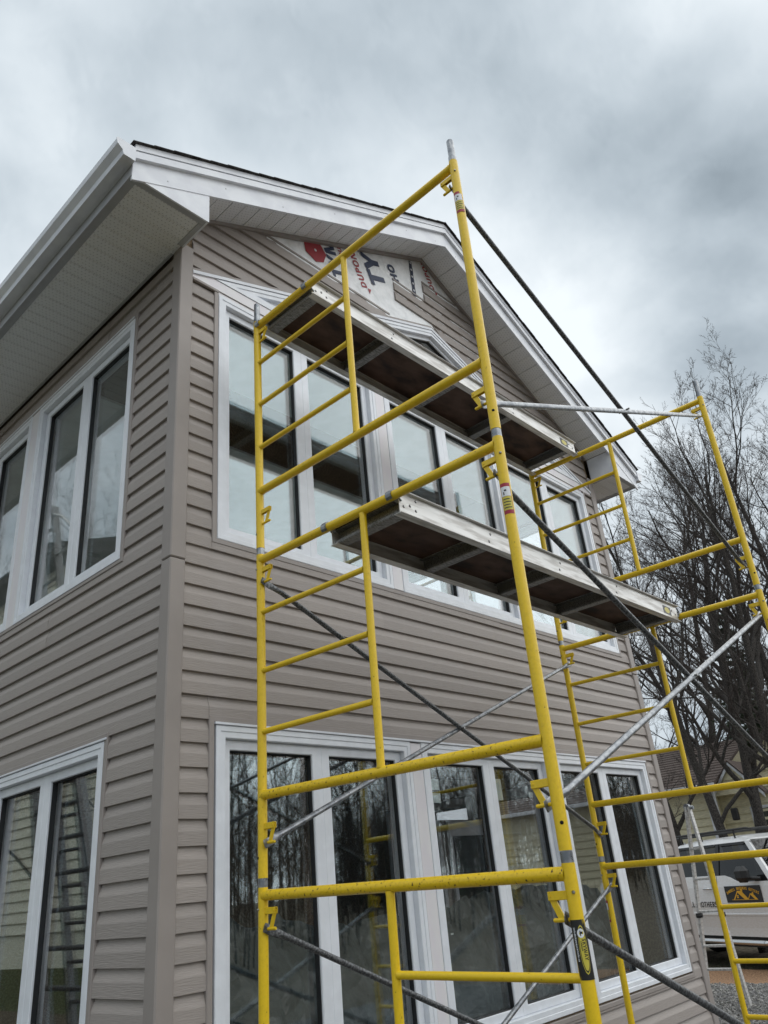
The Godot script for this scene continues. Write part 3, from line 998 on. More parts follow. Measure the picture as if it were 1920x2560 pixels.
func eaves() -> void:
	var zf := 0.297
	for side in 2:
		var sx := 1.0 if side == 0 else -1.0
		var mx := func(x: float) -> float: return x if side == 0 else WID - x
		# level soffit under the eave: panels of three vented grooves
		var sf := MB.new()
		sf.box(Vector3(mx.call(-0.515), 5.312, -DEEP), Vector3(mx.call(-0.014), 5.318, zf - 0.012))
		var so := part("eave_soffit", sf, M.soffit, house)
		var z := 0.245
		while z > -DEEP + 0.3:
			var pb := MB.new()
			for gz in 3:
				var a := z - gz * 0.1016
				var e := a - 0.1016
				var x0: float = mx.call(-0.482)
				var x1: float = mx.call(-0.012)
				if x0 > x1:
					var t := x0
					x0 = x1
					x1 = t
				# flat, then the groove
				pb.quad(Vector3(x0, 5.296, e + 0.012), Vector3(x1, 5.296, e + 0.012), Vector3(x1, 5.296, a), Vector3(x0, 5.296, a))
				pb.quad(Vector3(x0, 5.302, e + 0.006), Vector3(x1, 5.302, e + 0.006), Vector3(x1, 5.296, e + 0.012), Vector3(x0, 5.296, e + 0.012))
				pb.quad(Vector3(x0, 5.296, e), Vector3(x1, 5.296, e), Vector3(x1, 5.302, e + 0.006), Vector3(x0, 5.302, e + 0.006))
			part("soffit_panel", pb, M.vented, so)
			z -= 0.305
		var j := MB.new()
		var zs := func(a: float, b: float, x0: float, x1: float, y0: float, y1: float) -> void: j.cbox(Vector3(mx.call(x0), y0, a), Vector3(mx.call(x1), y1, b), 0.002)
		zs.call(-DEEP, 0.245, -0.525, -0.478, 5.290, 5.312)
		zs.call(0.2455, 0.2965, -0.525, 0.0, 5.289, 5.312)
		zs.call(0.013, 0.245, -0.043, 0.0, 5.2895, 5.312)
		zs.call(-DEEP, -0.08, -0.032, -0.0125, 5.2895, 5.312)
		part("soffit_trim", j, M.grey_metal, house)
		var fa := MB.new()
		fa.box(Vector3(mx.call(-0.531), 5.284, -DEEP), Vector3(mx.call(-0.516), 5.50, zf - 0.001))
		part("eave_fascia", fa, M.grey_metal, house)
		# K-style gutter with its end caps
		var prof := [Vector2(-0.532, 5.366), Vector2(-0.532, 5.47), Vector2(-0.540, 5.47), Vector2(-0.540, 5.376), Vector2(-0.592, 5.376), Vector2(-0.600, 5.405), Vector2(-0.632, 5.432), Vector2(-0.638, 5.458), Vector2(-0.632, 5.466), Vector2(-0.646, 5.468), Vector2(-0.652, 5.456), Vector2(-0.645, 5.425), Vector2(-0.612, 5.396), Vector2(-0.604, 5.366)]
		var pts := []
		for q in prof:
			pts.append(Vector3(mx.call(q.x), q.y, 0.33))
		if side == 1:
			pts.reverse()
		pts.reverse()
		var gt := MB.new()
		gt.prism(pts, Vector3(0, 0, -DEEP - 0.33))
		var gu := part("gutter", gt, M.white_metal, house)
		var cp := []
		for q in [Vector2(-0.531, 5.364), Vector2(-0.605, 5.364), Vector2(-0.613, 5.395), Vector2(-0.647, 5.424), Vector2(-0.654, 5.46), Vector2(-0.647, 5.471), Vector2(-0.531, 5.472)]:
			cp.append(Vector3(mx.call(q.x), q.y, 0.3335))
		if side == 0:
			cp.reverse()
		var ec := MB.new()
		ec.prism(cp, Vector3(0, 0, -0.0034))
		part("end_cap", ec, M.white_metal, gu)
		# boxed return of the eave, its face and its cheek
		var br := [Vector3(mx.call(-0.50), 5.288, zf), Vector3(mx.call(0.0), 5.288, zf), Vector3(mx.call(0.0), 5.545, zf), Vector3(mx.call(-0.50), 5.30, zf)]
		if side == 1:
			br.reverse()
		var rb := MB.new()
		rb.prism(br, Vector3(0, 0, -0.011))
		rb.box(Vector3(mx.call(-0.012), 5.288, 0.0135), Vector3(mx.call(-0.0005), 5.575, zf - 0.0115))
		part("box_return", rb, M.white_metal, house)
		# rake: soffit panels running out from the wall, wall channel, fascia, upper board
		var rs := MB.new()
		var xs := 0.0
		var slab := func(m: MB, x0: float, x1: float, y0: float, y1: float, z0: float, z1: float) -> void:
			var a := Vector3(mx.call(x0), 5.58 + 0.505 * x0, 0)
			var c := Vector3(mx.call(x1), 5.58 + 0.505 * x1, 0)
			var k := [a + Vector3(0, y0, z1), c + Vector3(0, y0, z1), c + Vector3(0, y1, z1), a + Vector3(0, y1, z1), a + Vector3(0, y0, z0), c + Vector3(0, y0, z0), c + Vector3(0, y1, z0), a + Vector3(0, y1, z0)]
			if side == 1:
				k = [k[1], k[0], k[3], k[2], k[5], k[4], k[7], k[6]]
			m.hexa(k)
		slab.call(rs, -0.01, WID / 2, 0.012, 0.02, -0.014, zf - 0.012)
		var rp := part("rake_soffit", rs, M.soffit, house)
		while xs < WID / 2 - 0.02:
			var e := minf(xs + 0.237, WID / 2)
			var pb := MB.new()
			slab.call(pb, xs + 0.001, xs + 0.112, 0.0, 0.010, -0.012, zf - 0.013)
			slab.call(pb, xs + 0.118, e - 0.003, 0.0, 0.010, -0.012, zf - 0.013)
			slab.call(pb, xs + 0.112, xs + 0.118, 0.005, 0.0105, -0.012, zf - 0.013)
			part("soffit_panel", pb, M.vented, rp)
			xs += 0.24
		var wc := MB.new()
		slab.call(wc, 0.03, WID / 2, -0.03, -0.0005, -0.012, 0.016)
		part("rake_channel", wc, M.taupe_trim, house)
		var f1 := MB.new()
		slab.call(f1, -0.528, WID / 2, -0.065, 0.10, zf - 0.0115, zf + 0.004)
		part("rake_fascia", f1, M.white_metal, house)
		for k in 7:
			var nx := -0.3 + 0.47 * k + 0.05 * sin(k * 5.0)
			var nc := Vector3(mx.call(nx), 5.58 + 0.505 * nx + (0.03 if k % 2 else -0.02), zf + 0.004)
			var nh := MB.new()
			nh.rod(nc - Vector3(0, 0, 0.002), nc + Vector3(0, 0, 0.0012), 0.005, 10)
			part("nail_head", nh, M.grey_metal, house)
		var f2 := MB.new()
		slab.call(f2, -0.53, WID / 2, 0.088, 0.142, zf - 0.012, zf + 0.030)
		slab.call(f2, -0.53, WID / 2, 0.142, 0.149, zf - 0.012, zf + 0.016)
		part("rake_board", f2, M.white_metal, house)
		var f3 := MB.new()
		slab.call(f3, -0.535, WID / 2, 0.149, 0.196, zf - 0.012, zf + 0.034)
		part("drip_edge", f3, M.white_metal, house)

func roof() -> void:
	var dk := MB.new()
	for side in 2:
		var pts := []
		for q in [Vector2(-0.52, 0.165), Vector2(WID / 2, 0.165), Vector2(WID / 2, 0.195), Vector2(-0.52, 0.195)]:
			pts.append(Vector3(q.x if side == 0 else WID - q.x, 5.58 + 0.505 * q.x + q.y, 0.284))
		if side == 1:
			pts.reverse()
		dk.prism(pts, Vector3(0, 0, -DEEP - 0.284))
	var r := part("roof", dk, M.osb, house)
	for side in 2:
		var x := -0.56
		var i := 0
		while x < WID / 2 - 0.01:
			var e := minf(x + 0.19, WID / 2 + 0.01)
			var pts := []
			var zz := 0.350 + 0.002 * ((i * 7) % 3)
			for q in [Vector2(x, 0.199), Vector2(e, 0.199), Vector2(e, 0.201), Vector2(x, 0.2055 + 0.001 * (i % 2))]:
				pts.append(Vector3(q.x if side == 0 else WID - q.x, 5.58 + 0.505 * q.x + q.y, zz))
			if side == 1:
				pts.reverse()
			var s := MB.new()
			s.prism(pts, Vector3(0, 0, -DEEP - zz))
			part("shingle_course", s, M.shingle, r)
			x += 0.132
			i += 1

func interior() -> void:
	var inn := func(called: String, p: Vector3, q: Vector3, m: Material) -> MeshInstance3D:
		var b := MB.new()
		b.box(p, q)
		return part(called, b, m, house)
	inn.call("lower_floor", Vector3(0.145, 0.1, -0.145), Vector3(WID - 0.145, 0.3, -DEEP + 0.14), M.stud)
	inn.call("upper_floor", Vector3(0.145, 2.58, -0.145), Vector3(WID - 0.145, 2.85, -DEEP + 0.14), M.stud)
	for k in 11:
		var zz := -0.35 - k * 0.4
		inn.call("floor_joist", Vector3(0.146, 2.36, zz), Vector3(WID - 0.146, 2.579, zz - 0.04), M.stud)
	# flat upper ceiling with an open bay that shows the dark roof space
	inn.call("ceiling", Vector3(0.145, 5.2, -0.1445), Vector3(WID - 0.145, 5.225, -0.955), M.drywall)
	inn.call("ceiling", Vector3(0.145, 5.2, -1.69), Vector3(WID - 0.145, 5.225, -DEEP + 0.14), M.drywall)
	inn.call("ceiling_bay", Vector3(0.146, 5.226, -0.93), Vector3(WID - 0.146, 5.62, -0.954), M.osb)
	inn.call("ceiling_bay", Vector3(0.146, 5.226, -1.691), Vector3(WID - 0.146, 5.62, -1.715), M.osb)
	inn.call("ceiling_bay", Vector3(0.146, 5.621, -0.93), Vector3(WID - 0.146, 5.645, -1.715), M.osb)
	inn.call("inner_wall", Vector3(0.146, 2.851, -4.6), Vector3(WID - 0.146, 5.199, -4.72), M.drywall)
	inn.call("inner_wall", Vector3(0.146, 0.301, -4.6), Vector3(WID - 0.146, 2.359, -4.72), M.osb)
	for k in 8:
		var x := 0.3 + k * 0.62
		inn.call("wall_stud", Vector3(x, 0.301, -4.5), Vector3(x + 0.04, 2.358, -4.598), M.stud)
	for q in [[0.1455, 0.27, 2.851, 5.199], [0.27, 5.0, 2.851, 3.30], [1.742, 1.843, 3.301, 5.08], [3.344, 3.434, 3.301, 5.08], [5.0, WID - 0.1455, 2.851, 5.199]]:  # pale linings added to brighten the upper room
		inn.call("inner_lining", Vector3(q[0], q[2], -0.1445), Vector3(q[1], q[3], -0.155), M.drywall)
	for x in [0.1455, WID - 0.1455]:
		var d := 0.011 if x < 1.0 else -0.011
		for q in [[-0.1555, -0.55, 2.851, 5.199], [-0.55, -3.46, 2.851, 3.30], [-3.46, -4.598, 2.851, 5.199], [-1.937, -2.058, 3.301, 5.07], [-0.55, -3.46, 5.071, 5.199]]:
			inn.call("inner_lining", Vector3(x, q[2], q[0]), Vector3(x + d, q[3], q[1]), M.drywall)
	inn.call("bounce_floor", Vector3(0.16, 2.8505, -0.16), Vector3(WID - 0.16, 2.865, -4.59), M.paper)  # pale sheet added over the floor to bounce light onto the ceiling
	inn.call("inner_wall", Vector3(1.95, 0.301, -1.3), Vector3(2.05, 2.358, -4.598), M.osb)  # added partition that keeps the lower room dark behind the glass
	# lower room: a partition still clad as the old outside wall, with its white window
	var pw: MeshInstance3D = inn.call("old_outside_wall", Vector3(4.33, 0.302, -2.02), Vector3(WID - 0.15, 2.04, -2.12), M.osb)
	for k in 18:
		var y := 0.32 + k * 0.094
		var b := MB.new()
		b.quad(Vector3(4.385, y, -2.008), Vector3(4.51, y, -2.008), Vector3(4.51, y + 0.05, -2.009), Vector3(4.385, y + 0.05, -2.009))
		b.quad(Vector3(4.385, y + 0.05, -2.009), Vector3(4.51, y + 0.05, -2.009), Vector3(4.51, y + 0.094, -2.018), Vector3(4.385, y + 0.094, -2.018))
		b.quad(Vector3(4.385, y, -2.018), Vector3(4.51, y, -2.018), Vector3(4.51, y, -2.008), Vector3(4.385, y, -2.008))
		part("siding_course", b, M.siding1, pw)
	var ow := MB.new()
	ow.cbox(Vector3(4.33, 0.31, -1.985), Vector3(4.384, 2.035, -2.019), 0.004)
	ow.cbox(Vector3(4.511, 0.9, -1.985), Vector3(4.56, 2.03, -2.019), 0.004)
	ow.cbox(Vector3(4.56, 1.885, -1.99), Vector3(5.09, 2.03, -2.019), 0.004)
	part("old_window_frame", ow, M.pvc, pw)
	var og := MB.new()
	og.box(Vector3(4.56, 0.9, -2.005), Vector3(5.09, 1.885, -2.019))
	part("old_window_pane", og, M.dark_glass, pw)
	# work papers taped inside the lower glass
	for q in [[2.018, 2.10, 2.026, 2.094], [2.012, 2.10, 1.948, 2.008], [2.722, 2.80, 1.968, 2.112], [3.135, 3.19, 1.99, 2.03], [2.05, 2.075, 1.2, 1.21]]:
		var b := MB.new()
		b.box(Vector3(q[0], q[2], -0.093), Vector3(q[1], q[3], -0.0915))
		part("paper_note", b, M.paper, house)
	# polythene hung behind the lower windows
	var ph := MB.new()
	var f := FastNoiseLite.new()
	f.seed = 9
	f.frequency = 0.9
	f.fractal_octaves = 4
	var nx := 90
	var ny := 26
	var pt := func(i: int, j: int) -> Vector3:
		var x := lerpf(0.2, 5.0, float(i) / nx)
		var top := 1.36 + 0.09 * f.get_noise_1d(x * 2.2) + 0.05 * sin(x * 2.1)
		var t := float(j) / ny
		var y := lerpf(0.32, top, t)
		var fold := absf(fposmod(x * 1.7 + 0.35 * f.get_noise_2d(x, y), 1.0) - 0.5)
		return Vector3(x, y, -0.55 - 0.30 * t * t + 0.14 * fold + 0.16 * f.get_noise_2d(x * 1.6, y * 1.3))
	for i in nx:
		for j in ny:
			ph.quad(pt.call(i, j), pt.call(i + 1, j), pt.call(i + 1, j + 1), pt.call(i, j + 1))
	tag(part("plastic_sheet", ph, M.polythene), "dusty grey plastic sheet hanging inside behind the lower front windows", "plastic sheet")

# ------------------------------------------------------------------ scaffold
const SH := 1.56
var nodes := {}

func build_scaffold() -> void:
	# joints of the tower: n near / f far end, l by the wall / r outside, level 0 (ground) to 3 (top)
	nodes = {
		"nl": [Vector3(0.290, 0.0, 0.312), Vector3(0.304, 1.574, 0.327), Vector3(0.313, 3.131, 0.345), Vector3(0.324, 4.672, 0.343)],
		"nr": [Vector3(0.298, 0.0, 1.828), Vector3(0.306, 1.547, 1.844), Vector3(0.317, 3.110, 1.859), Vector3(0.319, 4.682, 1.888)],
		"fl": [Vector3(3.308, 0.0, 0.284), Vector3(3.316, 1.545, 0.301), Vector3(3.324, 3.102, 0.312), Vector3(3.339, 4.660, 0.335)],
		"fr": [Vector3(3.316, 0.0, 1.808), Vector3(3.326, 1.529, 1.825), Vector3(3.338, 3.085, 1.838), Vector3(3.352, 4.642, 1.856)]}
	var labels := {
		"n0": "lowest yellow scaffold frame, nearest the camera, with the black sticker on its post",
		"n1": "nearer yellow scaffold frame of the middle lift, between the two platforms and the lowest frame",
		"n2": "top yellow scaffold frame at the nearer end, rising highest against the sky",
		"f0": "lowest yellow scaffold frame at the far end, in front of the stepladder and pickup",
		"f1": "yellow scaffold frame of the middle lift at the far end, before the bare trees",
		"f2": "top yellow scaffold frame at the far end, beside the right eave of the house"}
	for e in ["n", "f"]:
		for k in 3:
			frame(nodes[e + "l"][k], nodes[e + "r"][k], nodes[e + "l"][k + 1], nodes[e + "r"][k + 1], k == 0, k == 2, e == "n", k, labels[e + str(k)])
	var bl := {
		"r0": "crossed galvanised brace tubes low on the outer side of the scaffold, below the black sticker",
		"r1": "crossed brace tubes on the outer side at the middle lift, one bright, one dark",
		"r2": "crossed grey brace tubes at the top of the scaffold's outer side, against the sky",
		"l0": "crossed brace tubes between the scaffold and the lower front windows",
		"l1": "crossed brace tubes between the scaffold and the siding above the lower windows"}
	for s in ["r", "l"]:
		for k in 3:
			if s == "l" and k == 2:
				continue
			brace(s, k, bl[s + str(k)])
	platform(0.352, 3.288, 0.825, 1.295, 3.096, "lower aluminium and plywood scaffold platform, across the upper windows")
	platform(0.360, 3.298, 0.345, 0.815, 4.692, "upper aluminium and plywood scaffold platform, under the gable peak")

func frame(bl: Vector3, br: Vector3, tl: Vector3, tr: Vector3, flip: bool, top: bool, near: bool, level: int, label: String) -> void:
	var t := thing("scaffold", label, "scaffold", bl, "stacked yellow scaffold frames")
	var at := func(s: float, h: float) -> Vector3: return bl.lerp(tl, h / SH).lerp(br.lerp(tr, h / SH), s) - bl
	var y: Material = M.yellow
	for s in [0.0, 1.0]:
		var up: Vector3 = (at.call(s, 1.0) - at.call(s, 0.0)).normalized()
		var b := MB.new()
		b.tube([at.call(s, 0.004), at.call(s, 1.524), at.call(s, 1.529)], [0.0215, 0.0215, 0.0200], 20)
		var post := part("post", b, y, t)
		var c := MB.new()
		if top:
			c.tube([at.call(s, 1.528), at.call(s, 1.556), at.call(s, 1.557), at.call(s, 1.668), at.call(s, 1.674)], [0.0204, 0.0204, 0.0176, 0.0176, 0.014], 20)
		else:
			c.tube([at.call(s, 1.528), at.call(s, 1.563)], [0.0202, 0.0202], 20)
		part("coupling_pin", c, M.galvanised, t)
		# spring pin and pin hole
		var out := Vector3(-0.94, 0, -0.34) if s == 0.0 else Vector3(-0.80, 0, 0.60)
		for q in [[1.445, M.bolt, 0.006, 0.0055], [0.085, M.hole, 0.0, 0.0062]]:
			var p: Vector3 = at.call(s, q[0])
			var d := MB.new()
			d.tube([p + out * 0.018, p + out * (0.0218 + q[2] * 0.5), p + out * (0.0219 + q[2])], [q[3], q[3], q[3] * 0.6], 12)
			part("spring_pin" if q[1] == M.bolt else "pin_hole", d, q[1], t)
		# brace locks: arm, drop latch and stud, pointing to the middle of the frame
		var inw := Vector3(0, 0, 1.0 if s == 0.0 else -1.0)
		for h in [0.212, 1.438]:
			var p: Vector3 = at.call(s, h)
			var a := MB.new()
			a.cbox(p + inw * 0.012 + Vector3(-0.0085, -0.013, 0), p + inw * 0.088 + Vector3(-0.0045, 0.013, 0), 0.002)
			a.cbox(p + inw * 0.012 + Vector3(0.0045, -0.013, 0), p + inw * 0.088 + Vector3(0.0085, 0.013, 0), 0.002)
			a.cbox(p + inw * 0.012 + Vector3(-0.0045, 0.009, 0), p + inw * 0.086 + Vector3(0.0045, 0.0129, 0), 0.001)
			a.rod(p + inw * 0.079 + Vector3(-0.011, 0.001, 0), p + inw * 0.079 + Vector3(0.011, 0.001, 0), 0.004, 8)
			var lk := part("brace_lock", a, y, t)
			var l := MB.new()
			l.bar(p + inw * 0.08, p + inw * 0.052 + Vector3(0, -0.064, 0), Vector3(0, 0.002, 0.011), Vector3(0.003, 0, 0))
			part("latch", l, y, lk)
			var sd := MB.new()
			var q := p + Vector3(0, -0.068, 0)
			sd.tube([q + inw * 0.015, q + inw * 0.080, q + inw * 0.083], [0.0066, 0.0066, 0.005], 12)
			part("stud", sd, y, lk)
	# rails with welded ends
	for h in [0.345, 1.498]:
		var b := MB.new()
		var a: Vector3 = at.call(0.0, h)
		var c: Vector3 = at.call(1.0, h)
		var d := (c - a).normalized()
		b.tube([a + d * 0.010, a + d * 0.024, a + d * 0.03, c - d * 0.03, c - d * 0.024, c - d * 0.010], [0.0232, 0.0226, 0.0213, 0.0213, 0.0226, 0.0232], 20, false)
		part("rail", b, M.yellow_scuffed if near and (level == 0 or h < 1.0) and level < 2 else y, t)
	var m := 0.4925
	var b := MB.new()
	b.tube([at.call(m, 0.36), at.call(m, 0.372), at.call(m, 1.470), at.call(m, 1.482)], [0.0195, 0.0168, 0.0168, 0.0195], 16, false)
	part("ladder_post", b, y, t)
	for h in [0.625, 0.915, 1.213]:
		var r := MB.new()
		var a: Vector3 = at.call(m if flip else 0.0, h)
		var c: Vector3 = at.call(1.0 if flip else m, h)
		var d := (c - a).normalized()
		r.tube([a + d * 0.012, a + d * 0.024, c - d * 0.024, c - d * 0.012], [0.0162, 0.0137, 0.0137, 0.0162], 14, false)
		part("rung", r, y, t)
	# warning labels and the maker's sticker on the outer posts
	if near and level > 0:
		warning_label(t, at.call(1.0, 1.245 if level == 1 else 1.243), (at.call(1.0, 1.0) - at.call(1.0, 0.0)).normalized(), -0.55)
	if not near and level == 1:
		warning_label(t, at.call(1.0, 1.255), Vector3.UP, 0.2)
	if not near and level == 0:
		warning_label(t, at.call(0.0, 1.22), Vector3.UP, -2.0)
	if near and level == 0:
		maker_sticker(t, at.call(1.0, 1.29))

func patch(p: Vector3, a0: float, a1: float, y0: float, y1: float, m: Material, r := 0.0222) -> ArrayMesh:   # piece of a cylinder wrapped on a post; angle 0 looks towards -x, positive towards +z
	var b := MB.new()
	var n := 10
	for i in n:
		var u0 := lerpf(a0, a1, float(i) / n)
		var u1 := lerpf(a0, a1, float(i + 1) / n)
		var d0 := Vector3(-cos(u0), 0, sin(u0))
		var d1 := Vector3(-cos(u1), 0, sin(u1))
		b.quad(p + d0 * r + Vector3(0, y0, 0), p + d1 * r + Vector3(0, y0, 0), p + d1 * r + Vector3(0, y1, 0), p + d0 * r + Vector3(0, y1, 0))
		b.quad(p + d1 * (r - 0.001) + Vector3(0, y0, 0), p + d0 * (r - 0.001) + Vector3(0, y0, 0), p + d0 * (r - 0.001) + Vector3(0, y1, 0), p + d1 * (r - 0.001) + Vector3(0, y1, 0))
	return b.mesh(m)

func bent(p: Vector3, text: String, cap: float, ang: float, top: float, m: Material, r: float, down := true) -> ArrayMesh:   # lettering that runs down a post and bends round it
	var src := letters(text, cap, m, 0.0004)
	var a := src.surface_get_arrays(0)
	var v: PackedVector3Array = a[Mesh.ARRAY_VERTEX]
	var nn := PackedVector3Array()
	for i in v.size():
		var th := ang + v[i].y / r
		var d := Vector3(-cos(th), 0, sin(th))
		nn.append(d)
		v[i] = p + d * (r + v[i].z) + Vector3(0, top - v[i].x, 0)
	a[Mesh.ARRAY_VERTEX] = v
	a[Mesh.ARRAY_NORMAL] = nn
	var mesh := ArrayMesh.new()
	mesh.add_surface_from_arrays(Mesh.PRIMITIVE_TRIANGLES, a)
	mesh.surface_set_material(0, m)
	return mesh

func warning_label(t: Node, p: Vector3, _up: Vector3, turn: float) -> void:
	var a0 := turn - 0.0
	var a1 := turn + 2.0
	var l := put("warning_label", patch(p, a0, a1, -0.066, 0.066, M.label_red), t)
	put("label_panel", patch(p, a0 + 0.12, a1 - 0.12, -0.050, 0.008, M.label_yellow, 0.0226), l)
	put("label_panel", patch(p, a0 + 0.12, a1 - 0.12, 0.009, 0.050, M.label_white, 0.0226), l)
	for k in 4:
		put("printed_line", patch(p, a0 + 0.3, a1 - 0.3 - 0.2 * (k % 2), -0.042 + 0.012 * k, -0.038 + 0.012 * k, M.label_black, 0.0229), l)
	put("printed_mark", patch(p, a0 + 0.55, a0 + 0.75, 0.014, 0.027, M.label_black, 0.0229), l)
	put("printed_mark", patch(p, a0 + 0.75, a0 + 1.15, 0.030, 0.037, M.label_black, 0.0229), l)

func maker_sticker(t: Node, p: Vector3) -> void:
	var a0 := -0.66
	var a1 := 1.9
	var l := put("maker_sticker", patch(p, a0, a1, -0.079, 0.079, M.label_black), t)
	# yellow oval with a ring, white roundel, and the two lines of lettering
	var r := 0.0226
	for q in [[0.065, 0.60, M.label_yellow, 0.0], [0.061, 0.54, M.label_black, 0.00025], [0.056, 0.46, M.label_yellow, 0.0005]]:
		var b := MB.new()
		var n := 28
		for i in n:
			var y0: float = lerpf(-q[0], q[0], float(i) / n)
			var y1: float = lerpf(-q[0], q[0], float(i + 1) / n)
			var e := func(y: float) -> float: return q[1] * sqrt(maxf(0.0, 1.0 - pow(y / q[0], 2)))
			for k in 6:
				var pt := func(y: float, f: float) -> Vector3:
					var th: float = 0.80 + e.call(y) * f
					return p + Vector3(-cos(th), 0, sin(th)) * (r + q[3]) + Vector3(0, y, 0)
				var f0 := -1.0 + k / 3.0
				var f1 := -1.0 + (k + 1) / 3.0
				b.quad(pt.call(y0, f0), pt.call(y0, f1), pt.call(y1, f1), pt.call(y1, f0))
		part("printed_oval", b, q[2], l)
	var w := MB.new()
	for i in 16:
		var c := func(k: int, rr: float) -> Vector3:
			var th := 0.72 + rr * cos(TAU * k / 16.0) / r
			return p + Vector3(-cos(th), 0, sin(th)) * (r + 0.0009) + Vector3(0, 0.043 + rr * 1.2 * sin(TAU * k / 16.0), 0)
		w.tri(c.call(0, 0.0), c.call(i, 0.0105), c.call(i + 1, 0.0105))
	part("printed_roundel", w, M.label_white, l)
	put("printed_mark", patch(p, 0.62, 0.95, 0.041, 0.047, M.label_black, r + 0.0011), l)
	put("printed_mark", patch(p, 0.60, 0.72, 0.036, 0.050, M.label_black, r + 0.0012), l)
	put("lettering", bent(p, "SKYWAY", 0.0105, 0.72, 0.028, M.label_black, r + 0.0008), l)
	put("lettering", bent(p, "CANADA", 0.0045, 0.48, 0.022, M.label_black, r + 0.0008), l)
	put("lettering", bent(p, "info@skywaycanada.ca", 0.0058, -0.30, 0.058, M.label_white, r + 0.0002), l)

func brace(side: String, k: int, label: String) -> void:
	var n: Array = nodes["n" + side]
	var f: Array = nodes["f" + side]
	var inw := Vector3(0, 0, 1.0 if side == "l" else -1.0)
	var on := func(a: Array, h: float) -> Vector3: return (a[k] as Vector3).lerp(a[k + 1], h / SH)
	var lo := 0.212 - 0.068
	var hi := 1.438 - 0.068
	var t := thing("cross_brace", label, "cross brace", on.call(n, lo), "galvanised cross braces of the scaffold")
	for d in 2:
		var a: Vector3 = on.call(n, hi if d == 0 else lo) + inw * (0.030 if d == 0 else 0.036) - t.position
		var c: Vector3 = on.call(f, lo if d == 0 else hi) + inw * (0.030 if d == 0 else 0.036) - t.position
		var dir := (c - a).normalized()
		var off := inw * (0.012 if d == 0 else -0.012)
		var b := MB.new()
		var path := [a - dir * 0.022, a - dir * 0.02, a + dir * 0.035, a + dir * 0.06 + off * 0.4, a + dir * 0.11 + off, c - dir * 0.11 + off, c - dir * 0.06 + off * 0.4, c - dir * 0.035, c + dir * 0.02, c + dir * 0.022]
		# flattened ends: rings squeezed across the stud
		var rings := [[0.012, 0.0018], [0.019, 0.0022], [0.019, 0.0024], [0.017, 0.008], [0.0135, 0.0135], [0.0135, 0.0135], [0.017, 0.008], [0.019, 0.0024], [0.019, 0.0022], [0.012, 0.0018]]
		flat_tube(b, path, rings, inw)
		part("brace_tube", b, M.galvanised if (d == 1) else M.old_galvanised, t)
	var mid: Vector3 = (on.call(n, hi) + on.call(f, lo)) / 2 - t.position
	var bo := MB.new()
	bo.rod(mid + inw * -0.002, mid + inw * 0.066, 0.006, 10)
	part("pivot_bolt", bo, M.bolt, t)

func flat_tube(b: MB, path: Array, rings: Array, thin: Vector3) -> void:
	var sides := 14
	var pr := []
	var nr := []
	for i in path.size():
		var tdir: Vector3 = (path[mini(i + 1, path.size() - 1)] - path[maxi(i - 1, 0)]).normalized()
		var v := (thin - tdir * thin.dot(tdir)).normalized()
		var u := v.cross(tdir)
		var p := PackedVector3Array()
		var nn := PackedVector3Array()
		for k in sides:
			var a := TAU * k / sides
			p.append(path[i] + u * cos(a) * rings[i][0] + v * sin(a) * rings[i][1])
			nn.append((u * cos(a) / rings[i][0] + v * sin(a) / rings[i][1]).normalized())
		pr.append(p)
		nr.append(nn)
	for i in path.size() - 1:
		for k in sides:
			var j := (k + 1) % sides
			var q := [pr[i][k], pr[i][j], pr[i + 1][j], pr[i + 1][k]]
			var nq := [nr[i][k], nr[i][j], nr[i + 1][j], nr[i + 1][k]]
			var ccw: bool = (q[1] - q[0]).cross(q[2] - q[0]).dot(nq[0] + nq[2]) > 0
			for o in ([0, 2, 1, 0, 3, 2] if ccw else [0, 1, 2, 0, 2, 3]):
				b.v.append(q[o])
				b.n.append(nq[o])
				b.uv.append(Vector2.ZERO)
	for e in [0, path.size() - 1]:
		var nn: Vector3 = (path[e] - path[e + (1 if e == 0 else -1)]).normalized()
		for k in range(1, sides - 1):
			var q := [pr[e][0], pr[e][k], pr[e][k + 1]]
			if (q[1] - q[0]).cross(q[2] - q[0]).dot(nn) > 0:
				q = [q[0], q[2], q[1]]
			for v in q:
				b.v.append(v)
				b.n.append(nn)
				b.uv.append(Vector2.ZERO)

